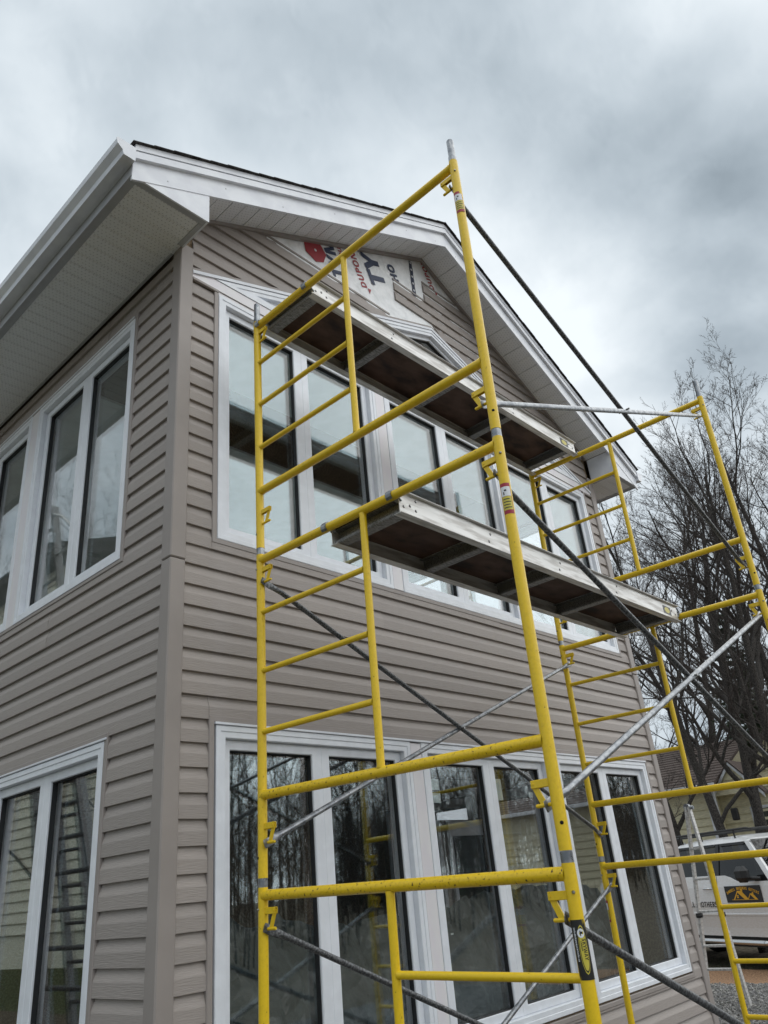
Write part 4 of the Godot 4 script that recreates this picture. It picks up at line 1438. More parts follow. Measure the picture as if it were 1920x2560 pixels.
func platform(x0: float, x1: float, z0: float, z1: float, top: float, label: String) -> void:
	var t := thing("scaffold_platform", label, "scaffold platform", Vector3(x0, top - 0.115, z0), "aluminium scaffold platforms")
	var o := t.position
	var bx := func(b: MB, p: Vector3, q: Vector3, c := 0.0015) -> void: b.cbox(p - o, q - o, c)
	var lo := top - 0.113
	for s in 2:
		var zo := z0 if s == 0 else z1
		var d := 1.0 if s == 0 else -1.0
		var b := MB.new()
		bx.call(b, Vector3(x0, lo + 0.004, zo + d * 0.014), Vector3(x1, top - 0.004, zo + d * 0.018))
		bx.call(b, Vector3(x0 - 0.004, top - 0.005, zo - d * 0.004), Vector3(x1 + 0.012, top, zo + d * 0.03))
		bx.call(b, Vector3(x0, lo, zo + d * 0.004), Vector3(x1 + 0.02, lo + 0.005, zo + d * 0.05))
		bx.call(b, Vector3(x0, top - 0.026, zo + d * 0.018), Vector3(x1, top - 0.022, zo + d * 0.034))
		part("side_beam", b, M.aluminium, t)
		# rivets along the web
		var xs := [x0 + 0.03, x0 + 0.075, x0 + 0.115, x0 + 0.12, x1 - 0.04, x1 - 0.09]
		var ys := [0.035, 0.05, 0.035, 0.085, 0.04, 0.06]
		for k in 3:
			xs.append_array([x0 + 0.68 + k * 0.675, x0 + 0.70 + k * 0.675])
			ys.append_array([0.03, 0.075])
		for i in xs.size():
			var r := MB.new()
			var p := Vector3(xs[i], lo + ys[i] + 0.005, zo + d * 0.0145) - o
			r.tube([p + Vector3(0, 0, d * 0.002), p - Vector3(0, 0, d * 0.0015), p - Vector3(0, 0, d * 0.004)], [0.0075, 0.0075, 0.004], 10)
			part("rivet", r, M.bolt, t)
	# cross members with a rib, then the plywood deck on top of them
	for x in [x0 + 0.045, x0 + 0.68, x0 + 1.36, x0 + 2.03, x1 - 0.09]:
		var c := MB.new()
		bx.call(c, Vector3(x - 0.03, lo + 0.006, z0 + 0.02), Vector3(x + 0.03, lo + 0.010, z1 - 0.02))
		bx.call(c, Vector3(x - 0.004, lo + 0.010, z0 + 0.02), Vector3(x, lo + 0.075, z1 - 0.02))
		bx.call(c, Vector3(x - 0.035, lo + 0.075, z0 + 0.02), Vector3(x + 0.035, lo + 0.079, z1 - 0.02))
		bx.call(c, Vector3(x + 0.022, lo + 0.010, z0 + 0.02), Vector3(x + 0.026, lo + 0.024, z1 - 0.02))
		bx.call(c, Vector3(x - 0.03, lo + 0.010, z0 + 0.02), Vector3(x - 0.026, lo + 0.024, z1 - 0.02))
		part("cross_member", c, M.dull_aluminium, t)
	var w := MB.new()
	var px := x0 - 0.002
	bx.call(w, Vector3(px, lo + 0.0795, z0 + 0.0345), Vector3(x1, lo + 0.0915, z1 - 0.0345), 0.001)
	part("plywood_deck", w, M.plywood, t)
	# hooks over the rails
	for e in 2:
		var xr: float = 0.5 * (nodes["nl"][2].x + nodes["nr"][2].x) if e == 0 else 0.5 * (nodes["fl"][2].x + nodes["fr"][2].x)
		if top > 4.0:
			xr = 0.321 if e == 0 else 3.341
		for z in [z0 + 0.022, z1 - 0.022]:
			var h := MB.new()
			var ry: float = rail_y(e, top > 4.0, z)
			var path := []
			var sg := 1.0 if e == 0 else -1.0
			for i in 9:
				var a := -0.9 + i * (PI + 0.5) / 8.0
				path.append([xr - sg * cos(a) * 0.0255, ry + sin(a) * 0.0255])
			path.append([xr + sg * 0.05, ry - 0.012])
			for i in path.size() - 1:
				var p := Vector3(path[i][0], path[i][1], z) - o
				var q := Vector3(path[i + 1][0], path[i + 1][1], z) - o
				var dd := (q - p).normalized()
				h.bar(p - dd * 0.001, q + dd * 0.001, Vector3(0, 0, 0.016), Vector3(-dd.y, dd.x, 0) * 0.0025)
			part("hook", h, M.galvanised, t)
	# small maker's badge at the far end of the outer beam
	var bd := MB.new()
	bx.call(bd, Vector3(x1 - 0.23, lo + 0.024, z1 - 0.0135), Vector3(x1 - 0.11, lo + 0.082, z1 - 0.0128), 0.0002)
	part("beam_badge", bd, M.label_black, t)
	var bo := MB.new()
	for i in 20:
		var c := Vector3(x1 - 0.17, lo + 0.053, z1 - 0.0122) - o
		bo.tri(c, c + Vector3(cos(TAU * i / 20.0) * 0.04, sin(TAU * i / 20.0) * 0.021, 0), c + Vector3(cos(TAU * (i + 1) / 20.0) * 0.04, sin(TAU * (i + 1) / 20.0) * 0.021, 0))
	part("printed_oval", bo, M.label_yellow, t)

func rail_y(e: int, upper: bool, z: float) -> float:
	var s: String = "n" if e == 0 else "f"
	var k := 2 if upper else 1
	var l: Vector3 = (nodes[s + "l"][k] as Vector3).lerp(nodes[s + "l"][k + 1], 1.498 / SH)
	var r: Vector3 = (nodes[s + "r"][k] as Vector3).lerp(nodes[s + "r"][k + 1], 1.498 / SH)
	return lerpf(l.y, r.y, (z - l.z) / (r.z - l.z))

# ------------------------------------------------------------------ ladders
func build_ladders() -> void:
	# aluminium stepladder with splayed rails beside the far corner
	var t := thing("stepladder", "aluminium stepladder standing on the gravel past the house corner, in front of the pickup", "ladder", Vector3(7.28, 0.0, -0.72))
	var top := Vector3(0.0, 2.0, 0.05)
	var feet := [Vector3(0.0, 0.02, 0.20), Vector3(0.02, 0.02, -0.235)]
	for i in 2:
		var b := MB.new()
		var f: Vector3 = feet[i]
		var a := top + Vector3(0, 0, 0.022 if i == 0 else -0.012)
		b.bar(a, a.lerp(f, 0.55), Vector3(0.032, 0, 0), Vector3(0, 0.001, 0.012))
		b.bar(a.lerp(f, 0.54) + Vector3(0.004, 0, 0), f, Vector3(0.027, 0, 0), Vector3(0, 0.001, 0.014))
		part("rail", b, M.aluminium, t)
		var ft := MB.new()
		ft.cbox(f + Vector3(-0.035, -0.02, -0.022), f + Vector3(0.035, 0.03, 0.022), 0.006)
		part("rubber_foot", ft, M.black_plastic, t)
		var lk := MB.new()
		var m := a.lerp(f, 0.56)
		lk.cbox(m + Vector3(-0.04, -0.02, -0.026), m + Vector3(0.04, 0.026, 0.026), 0.006)
		lk.rod(m + Vector3(-0.045, 0, 0), m + Vector3(-0.045, 0.0, 0.055), 0.012, 10)
		part("slide_lock", lk, M.black_plastic, t)
	for h in [0.38, 0.60, 0.93, 1.25, 1.56]:
		var u: float = (2.0 - h) / 1.98
		var r := MB.new()
		var a := (top + Vector3(0, 0, 0.022)).lerp(feet[0], u)
		var c := (top + Vector3(0, 0, -0.012)).lerp(feet[1], u)
		r.cbox(Vector3(-0.018, a.y - 0.012, c.z + 0.012), Vector3(0.022, a.y + 0.012, a.z - 0.012), 0.004)
		part("rung", r, M.aluminium, t)
	var hg := MB.new()
	hg.tube([top + Vector3(-0.03, 0.0, 0.0), top + Vector3(0.03, 0.0, 0.0)], [0.034, 0.034], 18)
	hg.tube([top + Vector3(-0.01, -0.012, 0.02), top + Vector3(-0.01, -0.012, 0.075)], [0.02, 0.022], 14)
	part("hinge", hg, M.galvanised, t)
	# the wide trestle and the long ladder that the left windows mirror
	var l := thing("trestle_ladder", "wide dark trestle ladder mirrored in the lower left window", "ladder", Vector3(-1.2, 0.0, -3.3))
	var lo_r := Vector3(0, 0.0, 1.00)
	var hi_r := Vector3(0, 3.3, -0.55)
	var lo_l := Vector3(0, 0.0, -0.25)
	var hi_l := Vector3(0, 3.3, -1.29)
	for q in [[lo_r, hi_r], [lo_l, hi_l]]:
		var b := MB.new()
		b.bar(q[0], q[1], Vector3(0, 0.006, 0.020), Vector3(0.045, 0, 0))
		part("rail", b, M.dull_aluminium, l)
	for k in 11:
		var y := 0.16 + k * 0.28
		var r := MB.new()
		r.rod(lo_l.lerp(hi_l, y / 3.3), lo_r.lerp(hi_r, y / 3.3), 0.02, 10)
		part("rung", r, M.dull_aluminium, l)
	var x := thing("extension_ladder", "long ladder with a bent tube standoff mirrored in the upper left window", "ladder", Vector3(-1.65, 0.0, -3.75))
	var foot := Vector3(0, 0, 0)
	var tip := Vector3(0.55, 5.6, -0.85)
	for s in [-1.0, 1.0]:
		var b := MB.new()
		b.bar(foot + Vector3(0, 0, s * 0.21), tip + Vector3(0, 0, s * 0.19), Vector3(0.0, 0.002, 0.015), Vector3(0.04, 0, 0))
		part("rail", b, M.dull_aluminium, x)
	for k in 18:
		var r := MB.new()
		var c := foot.lerp(tip, (0.25 + k * 0.3) / 5.6)
		r.rod(c + Vector3(0, 0, -0.2), c + Vector3(0, 0, 0.2), 0.016, 10)
		part("rung", r, M.dull_aluminium, x)
	var so := MB.new()
	so.tube([Vector3(0.55, 5.5, -0.65), Vector3(0.60, 5.35, -0.35), Vector3(0.60, 5.1, -0.05), Vector3(0.58, 4.92, 0.0), Vector3(0.55, 4.95, -0.15), Vector3(0.50, 5.0, -0.62)], [0.016, 0.016, 0.016, 0.016, 0.016, 0.016], 10)
	part("standoff", so, M.aluminium, x)

# ------------------------------------------------------------------ pickup
func build_truck() -> void:
	var t := thing("pickup_truck", "white crew cab pickup with a black roof rack, parked behind the scaffold", "pickup truck", Vector3(12.516, -0.25, -3.16))
	t.transform = Transform3D(Basis(Vector3(-0.4806, 0, 0.8769), Vector3.UP, Vector3(-0.8769, 0, -0.4806)), t.position)
	# body side profile (x forward, y up), wheel arches cut in
	var arch := func(cx: float) -> Array:
		var a := []
		for i in 11:
			var th := PI - PI * i / 10.0
			a.append(Vector2(cx + 0.47 * cos(th), 0.50 + 0.44 * sin(th)))
		return a
	var pr: Array = [Vector2(-2.95, 0.55)]
	pr.append_array(arch.call(-1.85))
	pr.append_array(arch.call(2.05 + 0.0))
	pr.append_array([Vector2(2.85, 0.5), Vector2(2.98, 0.6), Vector2(3.0, 1.12), Vector2(2.85, 1.24), Vector2(2.0, 1.34), Vector2(1.93, 1.36)])
	pr.append_array([Vector2(1.85, 1.285), Vector2(1.30, 1.285), Vector2(1.12, 1.30), Vector2(0.95, 1.36), Vector2(0.82, 1.39), Vector2(-0.62, 1.40), Vector2(-0.64, 1.36), Vector2(-2.95, 1.38)])
	var b := MB.new()
	# skin in three bands so that the flank bows outwards: sill, waist, belt
	var levels := [[0.0, -0.085], [0.62, -0.05], [0.78, -0.028], [0.98, -0.02], [1.22, -0.03], [1.5, -0.075]]
	var flat := PackedVector2Array(pr)
	for k in levels.size() - 1:
		var band := Geometry2D.intersect_polygons(flat, PackedVector2Array([Vector2(-4, levels[k][0]), Vector2(4, levels[k][0]), Vector2(4, levels[k + 1][0]), Vector2(-4, levels[k + 1][0])]))
		for poly in band:
			if Geometry2D.is_polygon_clockwise(poly):
				poly.reverse()
			var ix := Geometry2D.triangulate_polygon(poly)
			for side in 2:
				var p3 := func(q: Vector2) -> Vector3:
					var z := lerpf(levels[k][1], levels[k + 1][1], (q.y - levels[k][0]) / (levels[k + 1][0] - levels[k][0]))
					return Vector3(q.x, q.y, z if side == 0 else -2.02 - z)
				for i in range(0, ix.size(), 3):
					var a: Vector3 = p3.call(poly[ix[i]])
					var c: Vector3 = p3.call(poly[ix[i + 1]])
					var e: Vector3 = p3.call(poly[ix[i + 2]])
					var front: bool = (c - a).cross(e - a).z > 0
					if front == (side == 0):
						b.tri(a, c, e)
					else:
						b.tri(a, e, c)
	for i in pr.size():
		var a: Vector2 = pr[i]
		var c: Vector2 = pr[(i + 1) % pr.size()]
		var zz := func(y: float) -> float:
			for k in levels.size() - 1:
				if y <= levels[k + 1][0]:
					return lerpf(levels[k][1], levels[k + 1][1], (y - levels[k][0]) / (levels[k + 1][0] - levels[k][0]))
			return -0.08
		var za: float = zz.call(a.y)
		var zc: float = zz.call(c.y)
		b.quad(Vector3(a.x, a.y, za), Vector3(a.x, a.y, -2.02 - za), Vector3(c.x, c.y, -2.02 - zc), Vector3(c.x, c.y, zc))
	var body := part("body", b, M.truck_paint, t)
	# greenhouse: leaning pillars, cant rail and crowned roof
	var side_pt := func(x: float, y: float, side := 0) -> Vector3:
		var z := -0.078 - (y - 1.38) * 0.36
		return Vector3(x, y, z if side == 0 else -2.02 - z)
	var cab := MB.new()
	for side in 2:
		for q in [[-0.62, -0.50, -0.55, -0.42], [1.86, 1.98, 1.30, 1.40]]:
			var k := [side_pt.call(q[0], 1.27, side), side_pt.call(q[1], 1.27, side), side_pt.call(q[3], 1.88, side), side_pt.call(q[2], 1.88, side)]
			var inn := Vector3(0, 0, -0.05 if side == 0 else 0.05)
			if side == 0:
				cab.hexa([k[0], k[1], k[2], k[3], k[0] + inn, k[1] + inn, k[2] + inn, k[3] + inn])
			else:
				cab.hexa([k[1], k[0], k[3], k[2], k[1] + inn, k[0] + inn, k[3] + inn, k[2] + inn])
	# roof loft
	var rows := []
	for q in [[1.875, 0.0], [1.905, 0.03], [1.94, 0.10], [1.965, 0.25], [1.977, 0.6], [1.98, 1.0]]:
		var z0: float = -0.078 - (1.875 - 1.38) * 0.36 - q[1]
		rows.append([q[0], z0])
	var xs := [[-0.56, -0.13], [-0.48, -0.03], [-0.2, 0.0], [0.6, 0.01], [1.05, -0.005], [1.32, -0.055], [1.43, -0.115]]
	for i in xs.size() - 1:
		var full := []
		for q in rows:
			full.append(q)
		for k in range(rows.size() - 2, -1, -1):
			full.append([rows[k][0], -2.02 - rows[k][1]])
		for k in full.size() - 1:
			var p := func(ii: int, kk: int) -> Vector3:
				var f: float = (full[kk][0] - 1.875) / 0.105
				return Vector3(xs[ii][0], full[kk][0] + xs[ii][1] * f, full[kk][1])
			cab.quad(p.call(i, k), p.call(i + 1, k), p.call(i + 1, k + 1), p.call(i, k + 1))
	part("cab_roof", cab, M.truck_paint, t)
	for side in 2:
		var bp := MB.new()
		var kk := [side_pt.call(0.60, 1.27, side), side_pt.call(0.69, 1.27, side), side_pt.call(0.66, 1.87, side), side_pt.call(0.58, 1.87, side)]
		var inz := Vector3(0, 0, -0.01 if side == 0 else 0.01)
		if side == 1:
			kk = [kk[1], kk[0], kk[3], kk[2]]
		bp.hexa([kk[0] + inz * 0.5, kk[1] + inz * 0.5, kk[2] + inz * 0.5, kk[3] + inz * 0.5, kk[0] + inz * 4, kk[1] + inz * 4, kk[2] + inz * 4, kk[3] + inz * 4])
		part("door_pillar", bp, M.black_plastic, t)
		for q in [[-0.50, 0.62, -0.43, 0.60, 1.40], [0.67, 1.87, 0.64, 1.32, 1.28]]:
			var inn := Vector3(0, 0, -0.02 if side == 0 else 0.02)
			var k := [side_pt.call(q[0], q[4] - 0.02, side) + inn, side_pt.call(q[1], q[4] - 0.02, side) + inn, side_pt.call(q[3], 1.855, side) + inn, side_pt.call(q[2], 1.855, side) + inn]
			var g := MB.new()
			if side == 0:
				g.quad(k[0], k[1], k[2], k[3])
			else:
				g.quad(k[1], k[0], k[3], k[2])
			part("side_window", g, M.car_glass, t)
		if side == 0:
			var sh := MB.new()
			for q in [[-0.44, 0.57], [0.68, 1.30]]:
				var a: Vector3 = side_pt.call(q[0], 1.835)
				var c: Vector3 = side_pt.call(q[1], 1.835)
				sh.quad(a, c, c + Vector3(-0.02, 0.04, -0.012), a + Vector3(0.01, 0.04, -0.012))
			part("rain_visor", sh, M.black_plastic, t)
	var ws := MB.new()
	ws.quad(Vector3(1.95, 1.33, -0.13), Vector3(1.95, 1.33, -1.89), Vector3(1.41, 1.895, -1.73), Vector3(1.41, 1.895, -0.29))
	part("windscreen", ws, M.car_glass, t)
	var inside := MB.new()
	inside.box(Vector3(-0.5, 1.25, -0.3), Vector3(-0.35, 1.62, -1.7))
	inside.cbox(Vector3(0.6, 1.0, -0.3), Vector3(0.78, 1.68, -0.85), 0.05)
	inside.cbox(Vector3(0.6, 1.0, -1.15), Vector3(0.78, 1.68, -1.7), 0.05)
	part("seats", inside, M.black_plastic, t)
	# seams, handles, mouldings
	var sm := MB.new()
	for q in [[0.655, 0.58, 1.385], [-0.60, 0.62, 1.395], [1.93, 0.58, 1.285]]:
		for i in 6:
			var y0: float = lerpf(q[1], q[2], i / 6.0)
			var y1: float = lerpf(q[1], q[2], (i + 1) / 6.0)
			sm.bar(Vector3(q[0], y0, flank(y0)), Vector3(q[0], y1, flank(y1)), Vector3(0.004, 0, 0), Vector3(0, 0, 0.0022))
	part("door_seam", sm, M.hole, t)
	for x in [0.39, 0.55]:
		var h := MB.new()
		h.tube([Vector3(x - 0.07, 1.2, -0.02), Vector3(x - 0.055, 1.205, 0.012), Vector3(x + 0.055, 1.205, 0.012), Vector3(x + 0.07, 1.2, -0.02)], [0.012, 0.015, 0.015, 0.012], 10)
		part("door_handle", h, M.chrome, t)
	var bl := MB.new()
	bl.cbox(Vector3(-0.60, 1.365, -0.075), Vector3(0.60, 1.398, -0.060), 0.004)
	part("belt_moulding", bl, M.chrome, t)
	var md := MB.new()
	md.cbox(Vector3(-0.58, 0.80, -0.03), Vector3(0.64, 0.845, -0.013), 0.006)
	md.cbox(Vector3(0.67, 0.80, -0.03), Vector3(1.92, 0.835, -0.013), 0.006)
	part("door_moulding", md, M.truck_paint, t)
	var mr := MB.new()
	mr.cbox(Vector3(1.34, 1.28, 0.02), Vector3(1.61, 1.52, 0.20), 0.07)
	mr.rod(Vector3(1.66, 1.32, -0.07), Vector3(1.50, 1.34, 0.06), 0.03, 10)
	part("wing_mirror", mr, M.black_plastic, t)
	# underside, running board, wheels
	var un := MB.new()
	un.box(Vector3(-2.6, 0.34, -0.16), Vector3(2.7, 0.56, -1.86))
	part("underbody", un, M.black_plastic, t)
	var rb := MB.new()
	rb.tube([Vector3(-1.3, 0.40, -0.12), Vector3(-1.2, 0.42, -0.02), Vector3(1.45, 0.42, -0.02), Vector3(1.52, 0.40, -0.12)], [0.042, 0.042, 0.042, 0.042], 14)
	part("running_board", rb, M.chrome, t)
	for q in [[-1.85, -0.16], [2.05, -0.16], [-1.85, -1.86], [2.05, -1.86]]:
		var w := MB.new()
		var sgn := 1.0 if q[1] > -1.0 else -1.0
		var c := Vector3(q[0], 0.40, q[1])
		var ax := Vector3(0, 0, sgn)
		w.tube([c - ax * 0.22, c - ax * 0.20, c - ax * 0.03, c, c - ax * 0.012], [0.33, 0.385, 0.395, 0.35, 0.25], 32)
		var wh := part("wheel", w, M.rubber, t)
		var rm := MB.new()
		rm.tube([c - ax * 0.06, c - ax * 0.008, c - ax * 0.02, c - ax * 0.004], [0.25, 0.245, 0.10, 0.06], 24)
		part("rim", rm, M.aluminium, wh)
	# roof rack
	for z in [-0.35, -1.65]:
		var r := MB.new()
		r.tube([Vector3(-2.6, 2.07, z), Vector3(1.30, 2.07, z), Vector3(1.42, 2.055, z)], [0.02, 0.02, 0.014], 10)
		part("rack_rail", r, M.black_plastic, t)
	for x in [-0.45, 0.15, 1.0]:
		var r := MB.new()
		r.rod(Vector3(x, 2.07, -0.35), Vector3(x, 2.07, -1.65), 0.016, 8)
		r.rod(Vector3(x, 1.93, -0.36), Vector3(x, 2.07, -0.35), 0.014, 8)
		part("rack_bar", r, M.black_plastic, t)
	# lettering on the rear door and the magnetic sign on the front door
	var words_ := letters("DARRELL BROTHERS", 0.082, M.label_black, 0.002)
	put("lettering", words_, t, Transform3D(Basis.from_scale(Vector3(1.03 / words_.get_aabb().size.x, 1, 1)), Vector3(-0.48, 0.925, -0.0175)))
	var sg := MB.new()
	sg.box(Vector3(0.83, 0.99, -0.022), Vector3(1.65, 1.232, -0.012))
	var sign_ := part("door_sign", sg, M.label_black, t)
	var words := "DARRELL BROTHERS GUTTERS"
	for i in words.length():
		if words[i] == " ":
			continue
		var u := (i - 11.5) / 11.5
		put("lettering", letters(words[i], 0.040, M.sign_orange, 0.002), sign_, Transform3D(Basis(Vector3(0, 0, 1), -u * 0.42) * Basis.from_scale(Vector3(0.85, 1, 1)), Vector3(1.24 + u * 0.345 - 0.012, 1.178 - 0.068 * u * u, -0.0105)))
	for q in [[1.12, 1.032, 0.22, 0.128], [1.40, 1.032, 0.14, 0.086]]:
		var h := MB.new()
		var c := Vector3(q[0], q[1], -0.010)
		var w: float = q[2]
		var hh: float = q[3]
		# roof slope, open gable outline, chimney
		h.prism([c + Vector3(-w * 0.55, 0, 0), c + Vector3(-w * 0.43, 0, 0), c + Vector3(0.0, hh * 0.82, 0), c + Vector3(0, hh, 0)], Vector3(0, 0, -0.0015))
		h.prism([c + Vector3(0, hh * 0.82, 0), c + Vector3(w * 0.62, 0, 0), c + Vector3(w * 1.05, 0, 0), c + Vector3(w * 0.42, hh, 0), c + Vector3(0, hh, 0)], Vector3(0, 0, -0.0015))
		h.box(c + Vector3(w * 0.36, hh * 0.9, -0.0015), c + Vector3(w * 0.55, hh * 1.22, 0))
		part("printed_house", h, M.sign_orange, sign_)
	var pl := MB.new()
	pl.box(Vector3(0.96, 1.028, -0.0115), Vector3(1.55, 1.034, -0.0105))
	for k in 4:
		pl.box(Vector3(1.085 + 0.024 * (k % 2), 1.055 + 0.024 * (k / 2), -0.0115), Vector3(1.104 + 0.024 * (k % 2), 1.074 + 0.024 * (k / 2), -0.0105))
	part("printed_mark", pl, M.sign_orange, sign_)

func flank(y: float) -> float:
	var levels := [[0.0, -0.085], [0.62, -0.05], [0.78, -0.028], [0.98, -0.02], [1.22, -0.03], [1.5, -0.075]]
	for k in levels.size() - 1:
		if y <= levels[k + 1][0]:
			return lerpf(levels[k][1], levels[k + 1][1], (y - levels[k][0]) / (levels[k + 1][0] - levels[k][0]))
	return -0.075

# ------------------------------------------------------------------ neighbours
func lap_wall(parent: Node, tf: Transform3D, xl: Callable, xr: Callable, y0: float, y1: float, pitch: float, m: Material) -> void:
	var y := y0
	while y < y1 - 0.02:
		var t := minf(y + pitch, y1)
		var b := MB.new()
		var a0: float = xl.call(y)
		var a1: float = xl.call(t)
		var b0: float = xr.call(y)
		var b1: float = xr.call(t)
		if b0 > a0:
			b1 = maxf(b1, a1)
			b.quad(Vector3(a0, y, 0.034), Vector3(b0, y, 0.034), Vector3(b1, t, 0.003), Vector3(a1, t, 0.003))
			b.quad(Vector3(a0, y, 0.0), Vector3(b0, y, 0.0), Vector3(b0, y, 0.034), Vector3(a0, y, 0.034))
			part("clapboard", b, m, parent, tf)
		y += pitch

func build_neighbours() -> void:
	var h := thing("yellow_house", "pale yellow clapboard house with a brown shingle roof behind the bare trees", "house", Vector3(20, -0.25, -5.3))
	var L := Basis(Vector3(0, 0, 1), Vector3(0, 1, 0), Vector3(-1, 0, 0))
	var con := func(v: float) -> Callable: return func(_y: float) -> float: return v
	# main wall (local x = towards the viewer's right), eave and roof
	var w := MB.new()
	w.box(Vector3(0, 0, 0), Vector3(6.0, 3.35, -7.5))
	var wall := part("wall", w, M.yellow_clapboard, h)
	lap_wall(wall, Transform3D(L, Vector3(0, 0, 0)), con.call(-7.5), con.call(0.0), 0.4, 3.35, 0.2, M.yellow_clapboard)
	var roof_ := MB.new()
	roof_.prism([Vector3(-0.35, 3.34, 0.3), Vector3(3.1, 4.72, 0.3), Vector3(6.5, 3.34, 0.3), Vector3(6.5, 3.42, 0.3), Vector3(3.1, 4.80, 0.3), Vector3(-0.35, 3.42, 0.3)], Vector3(0, 0, -8.1))
	var rf := part("roof", roof_, M.brown_shingle, h)
	for k in 16:
		var x := -0.36 + k * 0.216
		var b := MB.new()
		var y := 3.42 + (x + 0.35) * 0.4
		b.prism([Vector3(x, y + 0.002, 0.31), Vector3(x + 0.24, y + 0.098, 0.31), Vector3(x, y + 0.022, 0.31)], Vector3(0, 0, -8.12))
		part("shingle_course", b, M.brown_shingle, rf)
	var gt := MB.new()
	gt.prism([Vector3(0.1, 3.36, 0.1), Vector3(6.0, 3.36, 0.1), Vector3(3.1, 4.66, 0.1)], Vector3(0, 0, -0.2))
	part("gable_wall", gt, M.yellow_clapboard, h)
	var ev := MB.new()
	ev.cbox(Vector3(-0.44, 3.30, 0.3), Vector3(-0.34, 3.41, -7.8), 0.01)
	part("gutter", ev, M.white_paint, h)
	var cb := MB.new()
	cb.cbox(Vector3(-0.03, 0.3, 0.10), Vector3(0.06, 3.3, -0.03), 0.005)
	part("corner_board", cb, M.white_paint, h)
	var ds := MB.new()
	ds.tube([Vector3(-0.36, 3.3, -0.05), Vector3(-0.08, 3.05, -0.08), Vector3(-0.08, 0.4, -0.08)], [0.045, 0.045, 0.045], 8)
	part("downpipe", ds, M.white_metal, h)
	for q in [[-2.35, -1.0, 1.15, 2.05]]:
		var f := MB.new()
		f.ring(q[0], q[1], q[2], q[3], 0.09, 0.05, -0.02, 0.01)
		var wd := part("window", f, M.white_paint, h, Transform3D(L, Vector3.ZERO))
		var p := MB.new()
		p.box(Vector3(q[0] + 0.08, q[2] + 0.08, 0.005), Vector3(q[1] - 0.08, q[3] - 0.08, 0.022))
		part("pane", p, M.dark_glass, wd)
	var lm := MB.new()
	lm.cbox(Vector3(-0.14, 2.45, 0.45), Vector3(-0.02, 2.75, 0.62), 0.02)
	part("wall_lamp", lm, M.black_plastic, h)
	# right part: recessed wall, small porch gable, tall gable behind it
	var w2 := MB.new()
	w2.box(Vector3(0.5, 0, 0.0), Vector3(6, 3.3, 3.4))
	var wall2 := part("wall", w2, M.yellow_clapboard, h)
	lap_wall(wall2, Transform3D(L, Vector3(0.5, 0, 0)), con.call(0.0), con.call(3.4), 0.4, 3.3, 0.2, M.yellow_clapboard)
	for q in [[0.2, 0.62, 0.62, 3.10, 0.72], [1.4, 1.35, 1.0, 3.3, 1.22]]:
		var g := MB.new()
		var x: float = q[0]
		var c: float = q[1]
		var hw: float = q[2]
		var y: float = q[3]
		var rise: float = q[4]
		g.prism([Vector3(x, y, c - hw), Vector3(x, y, c + hw), Vector3(x, y + rise, c)], Vector3(3.0, 0, 0))
		var gw := part("gable_wall", g, M.yellow_clapboard, h)
		lap_wall(gw, Transform3D(L, Vector3(x, 0, 0)), func(yy: float) -> float: return c - hw * (1.0 - (yy - y) / rise), func(yy: float) -> float: return c + hw * (1.0 - (yy - y) / rise), y, y + rise, 0.18, M.yellow_clapboard)
		var bb := MB.new()
		for s in [-1.0, 1.0]:
			bb.bar(Vector3(x - 0.08, y - 0.12, c + s * (hw + 0.1)), Vector3(x - 0.08, y + rise + 0.04, c), Vector3(0.02, 0, 0), Vector3(0, 0.055, 0))
		part("barge_board", bb, M.white_paint, h)
		var rs := MB.new()
		for s in [-1.0, 1.0]:
			rs.bar(Vector3(x + 1.4, y - 0.06, c + s * (hw + 0.12)), Vector3(x + 1.4, y + rise + 0.10, c), Vector3(1.5, 0, 0), Vector3(0, 0.03, 0))
		part("gable_roof", rs, M.brown_shingle, h)
	for q in [[0.75, 1.35], [1.7, 2.2]]:
		var f := MB.new()
		f.ring(q[0], q[1], 0.9, 2.75, 0.07, 0.05, -0.02, 0.01)
		var wd := part("window", f, M.white_paint, h, Transform3D(L, Vector3(0.5, 0, 0)))
		var p := MB.new()
		p.box(Vector3(q[0] + 0.06, 0.96, 0.005), Vector3(q[1] - 0.06, 2.69, 0.024))
		part("pane", p, M.dark_glass, wd)
	# the cream house across the lawn, mirrored in the left windows
	var n := thing("cream_house", "cream clapboard house mirrored in the left windows", "house", Vector3(-5, 0, 0))
	var RB := Basis(Vector3(0, 0, -1), Vector3(0, 1, 0), Vector3(1, 0, 0))
	var cw := MB.new()
	cw.box(Vector3(-0.01, 0, -9.0), Vector3(-7, 4.6, -12.8))
	cw.box(Vector3(-0.01, 0, -12.8), Vector3(-8, 8.7, -20))
	var nw := part("wall", cw, M.cream_clapboard, n)
	lap_wall(nw, Transform3D(RB, Vector3.ZERO), con.call(9.0), con.call(12.8), 1.28, 4.6, 0.19, M.cream_clapboard)
	lap_wall(nw, Transform3D(RB, Vector3.ZERO), con.call(12.8), con.call(20.0), 1.28, 8.7, 0.19, M.cream_clapboard)
	var nr := MB.new()
	nr.cbox(Vector3(0.5, 4.6, -8.6), Vector3(-7.4, 4.75, -12.8), 0.02)
	nr.cbox(Vector3(0.5, 8.75, -12.4), Vector3(-8.4, 8.95, -20.4), 0.02)
	nr.prism([Vector3(0.55, 8.96, -12.35), Vector3(-4.0, 10.6, -12.35), Vector3(-8.5, 8.96, -12.35)], Vector3(0, 0, -8.1))
	part("roof", nr, M.shingle, n)

